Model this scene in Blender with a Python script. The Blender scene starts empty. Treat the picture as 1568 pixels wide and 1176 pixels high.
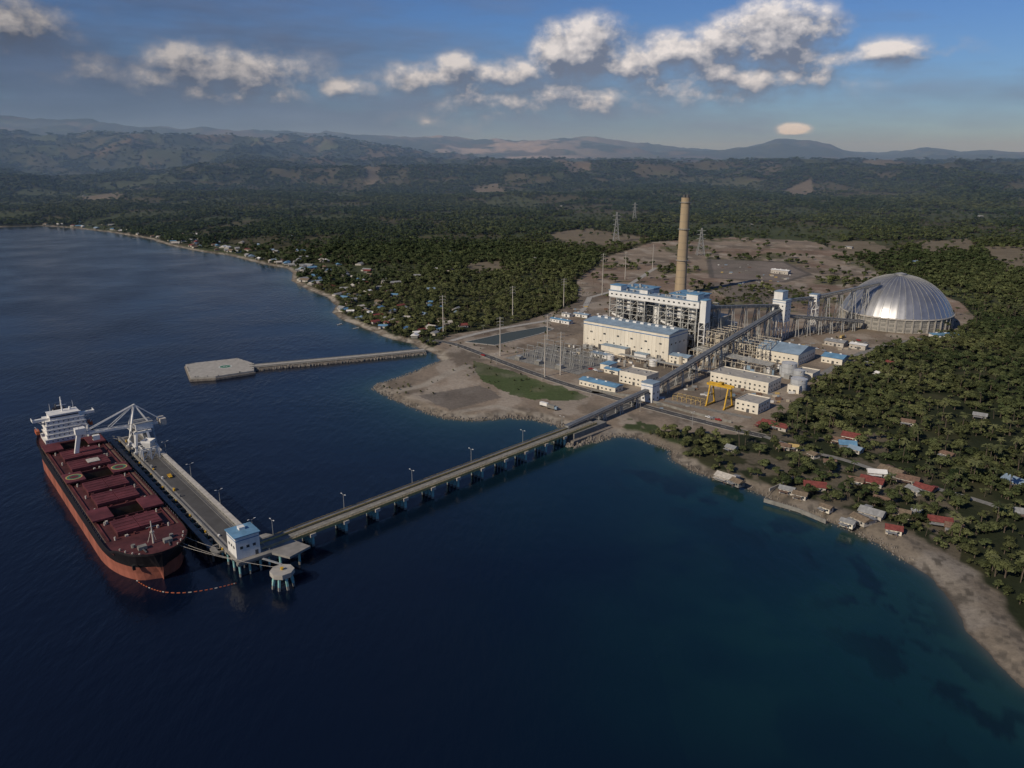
import bpy, math, random
import numpy as np
from mathutils import Vector
random.seed(7); rng=np.random.default_rng(7)
R=math.radians
sc=bpy.context.scene
# ---------------------------------------------------------------- survey helper (photo calibration -> ground plan metres)
CH=200.0; F=1193.0; TH=R(16.3); CT,ST=math.cos(TH),math.sin(TH)
def G(u,v,z=3.0):
    x=(u-784)/F; y=(588-v)/F
    t=(CH-z)/(ST-y*CT)
    return (t*x, t*(y*ST+CT))
# ---------------------------------------------------------------- noise
def vn(x,y,s):
    xi=np.floor(x); yi=np.floor(y); fx=x-xi; fy=y-yi
    def h(a,b):
        n=np.sin(a*12.9898+b*78.233+s*37.719)*43758.5453
        return n-np.floor(n)
    fx=fx*fx*(3-2*fx); fy=fy*fy*(3-2*fy)
    return (h(xi,yi)*(1-fx)+h(xi+1,yi)*fx)*(1-fy)+(h(xi,yi+1)*(1-fx)+h(xi+1,yi+1)*fx)*fy
def fbm(x,y,s,o=4):
    r=0;a=.5;t=0
    for i in range(o):
        r=r+a*vn(x,y,s+i*5.3); t+=a; a*=.5; x=x*2.03+11.7; y=y*2.03+5.1
    return r/t
def sst(a,b,x):
    t=np.clip((x-a)/(b-a),0,1); return t*t*(3-2*t)
def inpoly(x,y,P):
    c=np.zeros(x.shape,bool); n=len(P)
    for i in range(n):
        x1,y1=P[i]; x2,y2=P[(i+1)%n]
        if y1==y2: continue
        c^=((y1>y)!=(y2>y))&(x<(x2-x1)*(y-y1)/(y2-y1)+x1)
    return c
def dseg(x,y,P,closed=True):
    d=np.full(x.shape,1e18); n=len(P)
    for i in range(n if closed else n-1):
        x1,y1=P[i]; x2,y2=P[(i+1)%n]; dx=x2-x1; dy=y2-y1
        t=np.clip(((x-x1)*dx+(y-y1)*dy)/(dx*dx+dy*dy+1e-9),0,1)
        d=np.minimum(d,(x-x1-t*dx)**2+(y-y1-t*dy)**2)
    return np.sqrt(d)
# ---------------------------------------------------------------- materials
def newmat(n):
    m=bpy.data.materials.new(n); m.use_nodes=True
    nt=m.node_tree; return m,nt,nt.nodes['Principled BSDF']
MC={}
def mat(n,col,rough=.7,metal=0,var=.25,scale=.4,bump=0,spec=.3,streak=False):
    if n in MC: return MC[n]
    m,nt,b=newmat(n)
    tc=nt.nodes.new('ShaderNodeTexCoord'); no=nt.nodes.new('ShaderNodeTexNoise')
    no.inputs['Scale'].default_value=scale; no.inputs['Detail'].default_value=6; no.inputs['Roughness'].default_value=.65
    if streak:
        mp=nt.nodes.new('ShaderNodeMapping'); mp.inputs['Scale'].default_value=(1,1,.15)
        nt.links.new(tc.outputs['Object'],mp.inputs[0]); nt.links.new(mp.outputs[0],no.inputs['Vector'])
    else: nt.links.new(tc.outputs['Object'],no.inputs['Vector'])
    cr=nt.nodes.new('ShaderNodeValToRGB')
    cr.color_ramp.elements[0].position=.3; cr.color_ramp.elements[1].position=.7
    cr.color_ramp.elements[0].color=[c*(1-var) for c in col]+[1]
    cr.color_ramp.elements[1].color=[min(1,c*(1+var*.6)) for c in col]+[1]
    nt.links.new(no.outputs[0],cr.inputs[0]); nt.links.new(cr.outputs[0],b.inputs['Base Color'])
    b.inputs['Roughness'].default_value=rough; b.inputs['Metallic'].default_value=metal
    b.inputs['Specular IOR Level'].default_value=spec
    if bump:
        bp=nt.nodes.new('ShaderNodeBump'); bp.inputs['Strength'].default_value=bump; bp.inputs['Distance'].default_value=.3
        nt.links.new(no.outputs[0],bp.inputs['Height']); nt.links.new(bp.outputs[0],b.inputs['Normal'])
    MC[n]=m; return m
M_cream=mat('cream_cladding',(.72,.66,.54),.6,0,.15,.15,streak=True)
M_white=mat('white_paint',(.74,.72,.67),.5,0,.15,.3,streak=True)
M_frame=mat('grey_steel_frame',(.44,.43,.39),.6,.1,.25,.3)
M_blue=mat('blue_roof_sheet',(.14,.28,.41),.55,.0,.35,.15)
M_bluegrey=mat('faded_blue_roof',(.24,.32,.39),.55,0,.3,.12)
M_belt=mat('conveyor_cover_sheet',(.15,.16,.17),.6,.1,.3,.12)
M_stripe=mat('blue_stripe_paint',(.07,.18,.36),.5)
M_conc=mat('concrete',(.38,.355,.31),.9,0,.25,.25,.3)
M_concd=mat('weathered_concrete',(.23,.22,.195),.9,0,.35,.3,.3)
M_deck=mat('deck_concrete',(.25,.235,.21),.9,0,.35,.12,.2)
M_steel=mat('galvanised_steel',(.38,.38,.36),.5,.3,.25,.5)
M_steeld=mat('dark_steel',(.11,.11,.11),.6,.2,.3,.5)
M_beige=mat('beige_steel',(.50,.44,.34),.6,0,.25,.3)
M_glass=mat('dark_window',(.03,.04,.05),.2,0,.3,1,spec=.6)
M_asph=mat('asphalt',(.085,.082,.078),.9,0,.3,.1,.2)
M_mark=mat('road_marking',(.6,.6,.56),.7,0,.3,2)
M_yel=mat('yellow_paint',(.60,.36,.04),.5,0,.25,.5)
M_rail=mat('yellow_railing',(.50,.36,.14),.6,0,.3,.5)
M_teal=mat('teal_pile_coating',(.24,.46,.44),.6,0,.3,.5)
M_maroon=mat('maroon_deck_paint',(.090,.028,.028),.7,0,.55,.10)
M_maroon2=mat('maroon_hatch_paint',(.13,.034,.038),.65,0,.5,.1)
M_antif=mat('red_antifouling',(.31,.105,.07),.65,0,.45,.12,streak=True)
M_black=mat('black_hull_paint',(.018,.016,.018),.5,0,.4,.2)
M_hold=mat('hold_interior',(.12,.085,.055),.9,0,.5,.3)
M_coal=mat('coal',(.012,.012,.012),.95,0,.5,1,.5)
M_green=mat('green_marking',(.05,.18,.11),.7,0,.3,1)
M_chim=mat('chimney_concrete',(.40,.31,.20),.85,0,.25,.06,streak=True)
M_rock=mat('armour_rock',(.24,.21,.175),.95,0,.6,.6,1)
M_red=mat('red_roof_sheet',(.20,.055,.045),.7,0,.45,.5)
M_rust=mat('rusty_roof_sheet',(.18,.115,.08),.75,0,.5,.5)
M_grey=mat('grey_roof_sheet',(.29,.29,.28),.6,0,.4,.4)
M_thatch=mat('thatch_roof',(.19,.145,.10),.95,0,.5,.8)
M_wall=mat('plaster_wall',(.48,.44,.38),.85,0,.35,.5)
M_orange=mat('orange_float',(.45,.12,.05),.6)
M_rub=mat('rubber',(.02,.02,.02),.8)
M_pondw,nt,b=newmat('pond_water'); b.inputs['Base Color'].default_value=(.06,.07,.055,1); b.inputs['Roughness'].default_value=.5; b.inputs['Specular IOR Level'].default_value=.25
M_dome,nt,b=newmat('aluminium_dome_sheet')
b.inputs['Metallic'].default_value=.8; b.inputs['Roughness'].default_value=.42
tc=nt.nodes.new('ShaderNodeTexCoord'); no=nt.nodes.new('ShaderNodeTexNoise'); no.inputs['Scale'].default_value=.12; no.inputs['Detail'].default_value=8
nt.links.new(tc.outputs['Object'],no.inputs['Vector'])
cr=nt.nodes.new('ShaderNodeValToRGB'); cr.color_ramp.elements[0].color=(.27,.27,.275,1); cr.color_ramp.elements[1].color=(.56,.555,.55,1)
nt.links.new(no.outputs[0],cr.inputs[0]); nt.links.new(cr.outputs[0],b.inputs['Base Color'])
# ---------------------------------------------------------------- builder
class B:
    def __init__(s,name,o=(0,0,0),ax=(1,0)):
        s.name=name; s.o=o; l=math.hypot(*ax); s.ax=(ax[0]/l,ax[1]/l); s.p={}
    def add(s,part,m,vs,fs):
        k=(part,m.name)
        if k not in s.p: s.p[k]=([],[],m)
        V,Fa,_=s.p[k]; n=len(V); V.extend(vs); Fa.extend([tuple(i+n for i in f) for f in fs])
    def box(s,part,m,x0,x1,y0,y1,z0,z1):
        vs=[(x0,y0,z0),(x1,y0,z0),(x1,y1,z0),(x0,y1,z0),(x0,y0,z1),(x1,y0,z1),(x1,y1,z1),(x0,y1,z1)]
        s.add(part,m,vs,[(0,3,2,1),(4,5,6,7),(0,1,5,4),(1,2,6,5),(2,3,7,6),(3,0,4,7)])
    def prism(s,part,m,P,z0,z1):
        n=len(P); vs=[(x,y,z0) for x,y in P]+[(x,y,z1) for x,y in P]
        fs=[tuple(range(n))[::-1],tuple(range(n,2*n))]+[(i,(i+1)%n,n+(i+1)%n,n+i) for i in range(n)]
        s.add(part,m,vs,fs)
    def cyl(s,part,m,x,y,z0,z1,r0,r1=None,n=12,cap=True):
        r1=r0 if r1 is None else r1
        vs=[(x+r0*math.cos(2*math.pi*i/n),y+r0*math.sin(2*math.pi*i/n),z0) for i in range(n)]
        vs+=[(x+r1*math.cos(2*math.pi*i/n),y+r1*math.sin(2*math.pi*i/n),z1) for i in range(n)]
        fs=[(i,(i+1)%n,n+(i+1)%n,n+i) for i in range(n)]
        if cap: fs+=[tuple(range(n,2*n)),tuple(range(n))[::-1]]
        s.add(part,m,vs,fs)
    def beam(s,part,m,p,q,w,h=None):
        h=h or w; p=Vector(p); q=Vector(q); d=(q-p)
        if d.length<1e-6: return
        d.normalize(); up=Vector((0,0,1)) if abs(d.z)<.95 else Vector((1,0,0))
        sd=d.cross(up).normalized(); up=sd.cross(d)
        vs=[]
        for c in (p,q):
            for a,b_ in ((-1,-1),(1,-1),(1,1),(-1,1)): vs.append(tuple(c+sd*a*w/2+up*b_*h/2))
        s.add(part,m,vs,[(0,1,2,3),(7,6,5,4),(0,4,5,1),(1,5,6,2),(2,6,7,3),(3,7,4,0)])
    def truss(s,part,m,p,q,w,h,n,t=.3):
        p=Vector(p); q=Vector(q); d=(q-p).normalized(); sd=d.cross(Vector((0,0,1))).normalized(); up=sd.cross(d)
        def pt(i,a,b_): return p+(q-p)*(i/n)+sd*a*w/2+up*b_*h/2
        for a in(-1,1):
            for b_ in(-1,1): s.beam(part,m,pt(0,a,b_),pt(n,a,b_),t)
        for i in range(n):
            for a in(-1,1):
                s.beam(part,m,pt(i,a,-1),pt(i+1,a,1),t*.7); s.beam(part,m,pt(i,a,-1),pt(i,a,1),t*.7)
            s.beam(part,m,pt(i,-1,1),pt(i+1,1,1),t*.6)
    def loc(s,X,Y):
        dx=X-s.o[0]; dy=Y-s.o[1]; return (dx*s.ax[0]+dy*s.ax[1], -dx*s.ax[1]+dy*s.ax[0])
    def done(s,single=False,smooth=()):
        rot=math.atan2(s.ax[1],s.ax[0])
        def mk(nm,items):
            me=bpy.data.meshes.new(nm); V=[];Fa=[];mi=[]
            for (vs,fs,m) in items:
                n=len(V); V+=vs; Fa+=[tuple(i+n for i in f) for f in fs]
                if m.name not in [q.name for q in me.materials]: me.materials.append(m)
                ix=[q.name for q in me.materials].index(m.name); mi+=[ix]*len(fs)
            me.from_pydata(V,[],Fa); me.polygons.foreach_set('material_index',mi); me.update()
            o=bpy.data.objects.new(nm,me); sc.collection.objects.link(o); return o
        if single:
            o=mk(s.name,list(s.p.values())); o.location=s.o; o.rotation_euler[2]=rot; return o
        e=bpy.data.objects.new(s.name,None); sc.collection.objects.link(e); e.location=s.o; e.rotation_euler[2]=rot
        byp={}
        for (pt,_),it in s.p.items(): byp.setdefault(pt,[]).append(it)
        for pt,its in byp.items():
            o=mk(pt,its); o.parent=e
            if pt in smooth:
                for p in o.data.polygons: p.use_smooth=True
        return e
# ---------------------------------------------------------------- coast
cp=[(-40,347),(0,348),(60,346),(110,349),(170,356),(230,366),(260,376),(310,386),(350,391),(400,404),(440,411),(448,418),(446,430),(470,443),(500,455),(515,468),(508,478),(520,488),(545,498),(570,508),(600,520),(630,526),(648,536),(668,543),(673,553),(650,563),(620,575),(580,588),(572,595),(590,606),(640,628),(680,641),(730,645),(780,640),(820,643),(850,651),(866,656),(858,668),(862,677),(890,681),(915,676),(945,668),(975,671),(1005,682),(1028,690),(1028,703),(1060,722),(1100,735),(1135,745),(1170,760),(1200,777),(1250,792),(1300,812),(1345,834),(1390,862),(1430,888),(1455,922),(1480,965),(1520,1010),(1568,1052)]
coast=[G(u,v,0) for u,v in cp]
land=[(-40000,1500),(-9000,1900),(-4500,2100),(-2600,2350)]+coast+[(232,190),(262,80),(290,-60),(330,-400),(40000,-400),(40000,40000),(-40000,40000)]
PX=lambda L,z=3:[G(u,v,z) for u,v in L]
bare=PX([(572,595),(673,555),(660,533),(690,512),(780,498),(840,480),(885,462),(885,430),(925,395),(1000,374),(1120,368),(1240,374),(1300,392),(1350,415),(1470,462),(1495,490),(1470,508),(1400,517),(1350,535),(1285,565),(1245,590),(1225,615),(1185,645),(1150,668),(1060,662),(1000,660),(945,668),(880,685),(855,672),(700,650),(600,615)])
grassP=PX([(722,552),(760,562),(820,580),(905,607),(885,613),(820,612),(770,600),(735,580)])
pondP=PX([(712,524),(780,509),(835,500),(848,504),(825,512),(758,529)])
padP=PX([(640,606),(735,590),(770,608),(690,628)])
ashP=PX([(1085,398),(1200,402),(1240,420),(1200,432),(1090,425)])
yardP=PX([(1085,432),(1210,436),(1240,462),(1120,462)])
veg2=PX([(960,640),(1060,662),(1040,690),(1000,672),(950,662)])
vilP=PX([(1100,700),(1190,650),(1350,650),(1480,800),(1470,860),(1380,850),(1250,790),(1130,745)])
fieldsP=[PX(q,8) for q in ([(840,358),(900,352),(1010,366),(960,374),(870,372)],[(1500,380),(1600,378),(1640,402),(1540,410)],[(1400,372),(1480,368),(1500,382),(1420,388)],[(700,400),(760,396),(780,410),(720,414)],[(850,283),(890,278),(905,290),(870,295)],[(560,290),(585,286),(580,297),(563,297)],[(1250,372),(1330,370),(1370,384),(1290,388)],[(120,310),(180,306),(200,314),(140,318)],[(720,300),(760,297),(775,305),(730,308)],[(1200,300),(1240,297),(1250,306),(1210,308)])]
ship_e1=(.635,-.773); SC=(-246.7,430.0)
mp=[(-400,182),(0,178),(60,180),(130,181),(200,190),(270,192),(340,194),(400,197),(470,200),(540,202),(600,208),(660,209),(700,208),(760,212),(830,211),(900,211),(960,216),(1040,226),(1110,229),(1150,222),(1200,212),(1240,216),(1290,228),(1340,233),(1420,228),(1470,232),(1510,230),(1568,234),(2000,236)]
azs=[];els=[]
for u,v in mp:
    x=(u-784)/F;y=(588-v)/F; Y=y*ST+CT; z=y*CT-ST
    azs.append(math.atan2(x,Y)); els.append(z/math.hypot(x,Y))
def signed(x,y):
    d=dseg(x,y,land); return np.where(inpoly(x,y,land),d,-d)
def height(x,y,sd):
    r=np.hypot(x,y); az=np.arctan2(x,y)
    z=3*sst(0,13,sd)
    ins=sst(60,400,sd)*sst(1400,2600,r)
    z=z+ins*(4+22*fbm(x/420,y/420,3))
    h2=sst(2600,5600,r)*(1-sst(8000,10500,r)*.4)
    rd=1-np.abs(2*fbm(x/1300,y/1300,9,5)-1)
    z=z+h2*sst(100,1500,sd)*(-15+150*rd**2.5+45*fbm(x/500,y/500,21))
    lft=sst(200,-2600,x)
    z=z+lft*sst(5500,8500,r)*(1-sst(8500,10500,r))*(90+180*rd)
    e=np.interp(az,azs,els)
    top=CH+13500*e
    rd2=1-np.abs(2*fbm(x/2100,y/2100,31,6)-1)
    w=sst(9000,13300,r)*(1-.6*sst(14000,20000,r))
    z=z+w*np.maximum(top-110,60)*(.50+.5*np.clip(rd2*1.15,0,1))*1.03+w*70*(fbm(x/700,y/700,77)-.4)
    return np.where(sd>0,z,np.maximum(sd*.12,-12))
# ---------------------------------------------------------------- fan-shaped ground grid (denser near the plant)
def grid(name,rs,an,attrs_fn):
    A,Rr=np.meshgrid(an,rs); x=Rr*np.sin(A); y=Rr*np.cos(A)
    nr,na=x.shape; x=x.ravel(); y=y.ravel()
    z,cols=attrs_fn(x,y)
    idx=np.arange(nr*na).reshape(nr,na)
    f=np.stack([idx[:-1,:-1],idx[1:,:-1],idx[1:,1:],idx[:-1,1:]],-1).reshape(-1,4)
    f=f[:,::-1]
    me=bpy.data.meshes.new(name)
    me.vertices.add(len(x)); me.vertices.foreach_set('co',np.stack([x,y,z],-1).astype(np.float32).ravel())
    me.loops.add(f.size); me.loops.foreach_set('vertex_index',f.astype(np.int32).ravel())
    me.polygons.add(len(f)); me.polygons.foreach_set('loop_start',np.arange(0,f.size,4,dtype=np.int32))
    me.polygons.foreach_set('use_smooth',np.ones(len(f),bool))
    me.update(calc_edges=True)
    a=me.color_attributes.new('Col','FLOAT_COLOR','POINT')
    a.data.foreach_set('color',np.concatenate([cols,np.ones((len(x),1))],1).astype(np.float32).ravel())
    if me.polygons[0].normal.z<0: me.flip_normals()
    o=bpy.data.objects.new(name,me); sc.collection.objects.link(o); return o
def mixc(c,col,w): return c*(1-w[:,None])+np.array(col)[None,:]*w[:,None]
def ground_attr(x,y):
    sd=signed(x,y)+(fbm(x/14,y/14,5,3)-.5)*5*sst(60,0,np.hypot(x-0,y-500)-700)
    r=np.hypot(x,y)
    z=height(x,y,sd)
    n1=fbm(x/160,y/160,1,5); n2=fbm(x/35,y/35,2,4); n3=fbm(x/900,y/900,8,4); n4=fbm(x/9,y/9,44,3)
    c=np.tile(np.array([.026,.032,.016]),(len(x),1))
    c=mixc(c,(.060,.058,.030),sst(.5,.7,n2)*.7)
    fld=sst(.56,.64,n1)*sst(1200,2000,r)
    c=mixc(c,(.10,.088,.052),fld*.7)
    c=mixc(c,(.075,.088,.042),sst(.6,.66,fbm(x/240,y/240,61,3))*sst(1000,1500,r)*.7)
    for P in fieldsP: c=mixc(c,(.19,.155,.11),inpoly(x+(n2-.5)*60,y+(n2-.5)*90,P)*.85)
    far=sst(3500,6500,r)
    c=mixc(c,(.040,.045,.028),far*sst(.45,.6,n3)*.7)
    c=mixc(c,(.13,.09,.058),far*sst(.56,.64,fbm(x/500,y/700,71,5))*.6)
    pale=sst(8000,9500,r)*np.exp(-(((np.arctan2(x,y)+.03)/.14)**2))*sst(.46,.56,fbm(x/450,y/900,15,5))
    c=mixc(c,(.38,.30,.24),pale*.85)
    ib=inpoly(x+(n2-.5)*16,y+(n2-.5)*24,bare).astype(float)
    bc=np.tile(np.array([.25,.20,.15]),(len(x),1))
    bc=mixc(bc,(.16,.132,.102),sst(.45,.65,fbm(x/45,y/45,12,5)))
    bc=mixc(bc,(.35,.30,.24),sst(.55,.68,fbm(x/22,y/30,17,4))*.7)
    bc=mixc(bc,(.19,.12,.085),sst(.5,.65,fbm(x/80,y/80,14,4))*.5*sst(800,950,y))
    bc=mixc(bc,(.085,.09,.045),sst(.60,.68,fbm(x/60,y/60,19,5))*sst(850,1000,y)*.7)
    c=c*(1-ib[:,None])+bc*ib[:,None]
    c=mixc(c,(.13,.115,.10),inpoly(x+(n4-.5)*5,y+(n4-.5)*5,padP)*.75)
    c=mixc(c,(.36,.32,.26),(1-sst(3,7,dseg(x,y,PX([(600,600),(650,590),(690,570),(715,560)]),False)))*.7)
    c=mixc(c,(.36,.32,.26),(1-sst(2,5,dseg(x,y,PX([(690,632),(760,622),(800,632),(860,648)]),False)))*.6)
    c=mixc(c,(.062,.088,.032),inpoly(x+(n4-.5)*6,y+(n4-.5)*8,grassP)*(.65+.3*sst(.4,.6,n2)))
    c=mixc(c,(.18,.155,.135),inpoly(x,y,ashP)*.8)
    c=mixc(c,(.10,.09,.08),(1-sst(3,6,dseg(x,y,ashP)))*.8)
    c=mixc(c,(.14,.122,.105),inpoly(x+(n4-.5)*6,y,yardP)*.7)
    c=mixc(c,(.05,.065,.028),inpoly(x+(n4-.5)*9,y+(n4-.5)*9,veg2)*sst(.4,.55,n4))
    vil=inpoly(x,y,vilP)
    c=mixc(c,(.15,.125,.092),vil*sst(.45,.6,n4+ (n2-.5)*.6)*.8)
    bw=np.where((y<520)&(x>150),5+14*sst(480,380,y),7)*np.where(r>1100,.8,1)
    bch=(1-sst(bw,bw+5,sd+(n4-.5)*7))
    c=mixc(c,(.185,.155,.12),bch)
    c=mixc(c,(.28,.25,.21),bch*sst(.55,.7,n2)*.6)
    c=mixc(c,(.35,.315,.26),bch*sst(520,620,y)*sst(.4,.6,n4)*.7)
    c=mixc(c,(.085,.07,.055),(1-sst(0,2.2,sd))*.8)
    c=mixc(c,(.085,.075,.062),bch*sst(.58,.68,fbm(x/4,y/4,91,2))*.75)
    return z,c
an=np.concatenate([np.linspace(R(-75),R(-42),60)[:-1],np.linspace(R(-42),R(42),860),np.linspace(R(42),R(75),60)[1:]])
rs=np.concatenate([np.linspace(120,300,40)[:-1],np.linspace(300,1500,560)[:-1],np.geomspace(1500,27000,420)])
gr=grid('ground_terrain',rs,an,ground_attr)
m,nt,b=newmat('ground_soil'); gr.data.materials.append(m)
at=nt.nodes.new('ShaderNodeAttribute'); at.attribute_name='Col'
ge=nt.nodes.new('ShaderNodeNewGeometry')
def nz(nt,sc_,det=6,vec=None,rough=.6):
    n=nt.nodes.new('ShaderNodeTexNoise'); n.inputs['Scale'].default_value=sc_; n.inputs['Detail'].default_value=det; n.inputs['Roughness'].default_value=rough
    if vec: nt.links.new(vec,n.inputs['Vector'])
    return n
n1=nz(nt,.35,8,ge.outputs['Position'],.7); n2=nz(nt,.02,6,ge.outputs['Position'],.65)
def mth(nt,op,a,b_=None,c=None,clamp=False):
    n=nt.nodes.new('ShaderNodeMath'); n.operation=op; n.use_clamp=clamp
    for i,v in enumerate((a,b_,c)):
        if v is None: continue
        if isinstance(v,(int,float)): n.inputs[i].default_value=v
        else: nt.links.new(v,n.inputs[i])
    return n.outputs[0]
f=mth(nt,'ADD',mth(nt,'MULTIPLY',n1.outputs[0],1.1),mth(nt,'MULTIPLY',n2.outputs[0],.9))
vm=nt.nodes.new('ShaderNodeVectorMath'); vm.operation='SCALE'; nt.links.new(at.outputs['Color'],vm.inputs[0]); nt.links.new(f,vm.inputs['Scale'])
nt.links.new(vm.outputs[0],b.inputs['Base Color']); b.inputs['Roughness'].default_value=.95; b.inputs['Specular IOR Level'].default_value=.1
bp=nt.nodes.new('ShaderNodeBump'); bp.inputs['Strength'].default_value=.6; bp.inputs['Distance'].default_value=.8
nt.links.new(n1.outputs[0],bp.inputs['Height']); nt.links.new(bp.outputs[0],b.inputs['Normal'])
# ---------------------------------------------------------------- water
def water_attr(x,y):
    sd=np.maximum(-signed(x,y),0)
    bx,by=G(1380,990,0)
    bay=np.exp(-(((x-bx)/130)**2+((y-by)/90)**2)); bx,by=G(1150,770,0)
    bay=np.maximum(bay,.65*np.exp(-(((x-bx)/170)**2+((y-by)/80)**2)))
    bx,by=G(760,665,0); bay=np.maximum(bay,.4*np.exp(-(((x-bx)/110)**2+((y-by)/60)**2)))
    n=fbm(x/40,y/40,95,4)
    deep=np.array([.0026,.0062,.018]); c=np.tile(deep,(len(x),1))
    c=mixc(c,(.0045,.026,.032),np.clip(bay*(.55+.8*n)+.85*np.exp(-sd/40),0,1)*.9)
    c=mixc(c,(.020,.058,.048),np.exp(-sd/15)*.82)
    c=mixc(c,(.010,.038,.036),np.exp(-sd/65)*sst(.48,.6,n)*.55*(x>60)*(y<560))
    grs=sst(.48,.6,fbm(x/11,y/16,52,5))*np.exp(-((sd-34)/26)**2)*(x>60)*(y<480)
    c=mixc(c,(.004,.012,.016),grs*.85)
    c=mixc(c,(.09,.085,.065),np.exp(-sd/2.6)*.7)
    return np.zeros(len(x)),c
anw=np.concatenate([np.linspace(R(-180),R(-45),30)[:-1],np.linspace(R(-45),R(45),520),np.linspace(R(45),R(180),30)[1:]])
rw=np.concatenate([np.array([1.,60,100]),np.linspace(140,1300,330)[:-1],np.geomspace(1300,27000,120)])
wa=grid('sea_water',rw,anw,water_attr)
m,nt,b=newmat('sea_water_surface'); wa.data.materials.append(m)
at=nt.nodes.new('ShaderNodeAttribute'); at.attribute_name='Col'; ge=nt.nodes.new('ShaderNodeNewGeometry')
nt.links.new(at.outputs['Color'],b.inputs['Base Color']); b.inputs['IOR'].default_value=1.33; b.inputs['Specular IOR Level'].default_value=.5
mpn=nt.nodes.new('ShaderNodeMapping'); mpn.inputs['Rotation'].default_value=(0,0,R(35)); mpn.inputs['Scale'].default_value=(1,.38,1)
nt.links.new(ge.outputs['Position'],mpn.inputs[0])
w1=nz(nt,.20,5,mpn.outputs[0],.58); w2=nz(nt,.009,4,ge.outputs['Position'],.6)
spx=nt.nodes.new('ShaderNodeSeparateXYZ'); nt.links.new(ge.outputs['Position'],spx.inputs[0])
shel=nt.nodes.new('ShaderNodeMapRange'); nt.links.new(spx.outputs[0],shel.inputs[0]); shel.inputs[1].default_value=-260; shel.inputs[2].default_value=60; shel.inputs[3].default_value=1.0; shel.inputs[4].default_value=.3
amp=mth(nt,'MULTIPLY_ADD',w2.outputs[0],2.4,-.9,True)
hgt=mth(nt,'MULTIPLY',mth(nt,'MULTIPLY',w1.outputs[0],mth(nt,'ADD',amp,.2)),shel.outputs[0])
bp=nt.nodes.new('ShaderNodeBump'); bp.inputs['Strength'].default_value=.6; bp.inputs['Distance'].default_value=2.0
nt.links.new(hgt,bp.inputs['Height']); nt.links.new(bp.outputs[0],b.inputs['Normal'])
nt.links.new(mth(nt,'MULTIPLY_ADD',w2.outputs[0],.22,.05),b.inputs['Roughness'])
# ---------------------------------------------------------------- pond
pb=B('cooling_pond'); pb.prism('water',M_pondw,pondP,3.02,3.12)
n=len(pondP)
for i in range(n):
    p,q=pondP[i],pondP[(i+1)%n]; pb.beam('concrete_edge',M_conc,(p[0],p[1],3.15),(q[0],q[1],3.15),1.6,.5)
pb.done()
# ---------------------------------------------------------------- roads
def strip(bld,part,m,pts,w,z,off=0,h=None):
    n=len(pts); L=[];Rr=[]
    for i,(x,y) in enumerate(pts):
        a=pts[max(i-1,0)]; c=pts[min(i+1,n-1)]; dx,dy=c[0]-a[0],c[1]-a[1]; l=math.hypot(dx,dy); nx,ny=-dy/l,dx/l
        L.append((x+nx*(off+w/2),y+ny*(off+w/2),z)); Rr.append((x+nx*(off-w/2),y+ny*(off-w/2),z))
    fs=[(i,i+1,n+i+1,n+i) for i in range(n-1)]
    if h:
        lo=[(a[0],a[1],z-h) for a in L]+[(a[0],a[1],z-h) for a in Rr]
        fs+=[(i,2*n+i,2*n+i+1,i+1) for i in range(n-1)]+[(n+i,n+i+1,3*n+i+1,3*n+i) for i in range(n-1)]
        bld.add(part,m,L+Rr+lo,fs)
    else: bld.add(part,m,L+Rr,[f[::-1] for f in fs])
def smooth(P,it=2):
    for _ in range(it):
        Q=[P[0]]
        for a,b_ in zip(P[:-1],P[1:]):
            Q+=[(a[0]*.75+b_[0]*.25,a[1]*.75+b_[1]*.25),(a[0]*.25+b_[0]*.75,a[1]*.25+b_[1]*.75)]
        P=Q+[P[-1]]
    return P
allroads=[]
def road(name,px,w,m=M_asph,mark=True,z=3.1):
    P=smooth(PX(px)); allroads.append((P,w)); r=B(name)
    strip(r,'carriageway',m,P,w,z)
    if mark:
        for sgn in(-1,1): strip(r,'kerb',M_conc,P,.45,z+.13,sgn*(w/2+.22),.2)
        for a,b_ in zip(P[:-1],P[1:]):
            l=math.hypot(b_[0]-a[0],b_[1]-a[1]); k=max(1,int(l/8))
            for j in range(k):
                t0=j/k;t1=(j+.45)/k
                strip(r,'centre_line',M_mark,[(a[0]+(b_[0]-a[0])*t0,a[1]+(b_[1]-a[1])*t0),(a[0]+(b_[0]-a[0])*t1,a[1]+(b_[1]-a[1])*t1)],.25,z+.03)
    r.done()
road('coast_road',[(645,520),(690,524),(740,543),(800,566),(870,590),(950,612),(1020,631),(1120,657),(1170,668)],8)
road('access_road',[(690,522),(740,508),(790,499),(840,491),(890,482),(903,455)],7,M_conc)
road('plant_road',[(865,664),(905,645),(960,622),(1010,600),(1060,570),(1075,562)],7)
road('plant_road',[(905,600),(985,607),(1060,622),(1150,640)],6,M_concd,False)
road('dirt_track',[(905,455),(960,440),(1010,405),(1050,395),(1110,392),(1200,398)],8,M_conc,False)
road('plant_road',[(1060,560),(1130,565),(1240,585),(1280,560),(1340,530),(1420,517)],7,M_concd,False)
road('village_road',[(1170,668),(1230,690),(1300,705),(1380,735),(1480,760),(1568,790)],5,M_concd,False)
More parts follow.
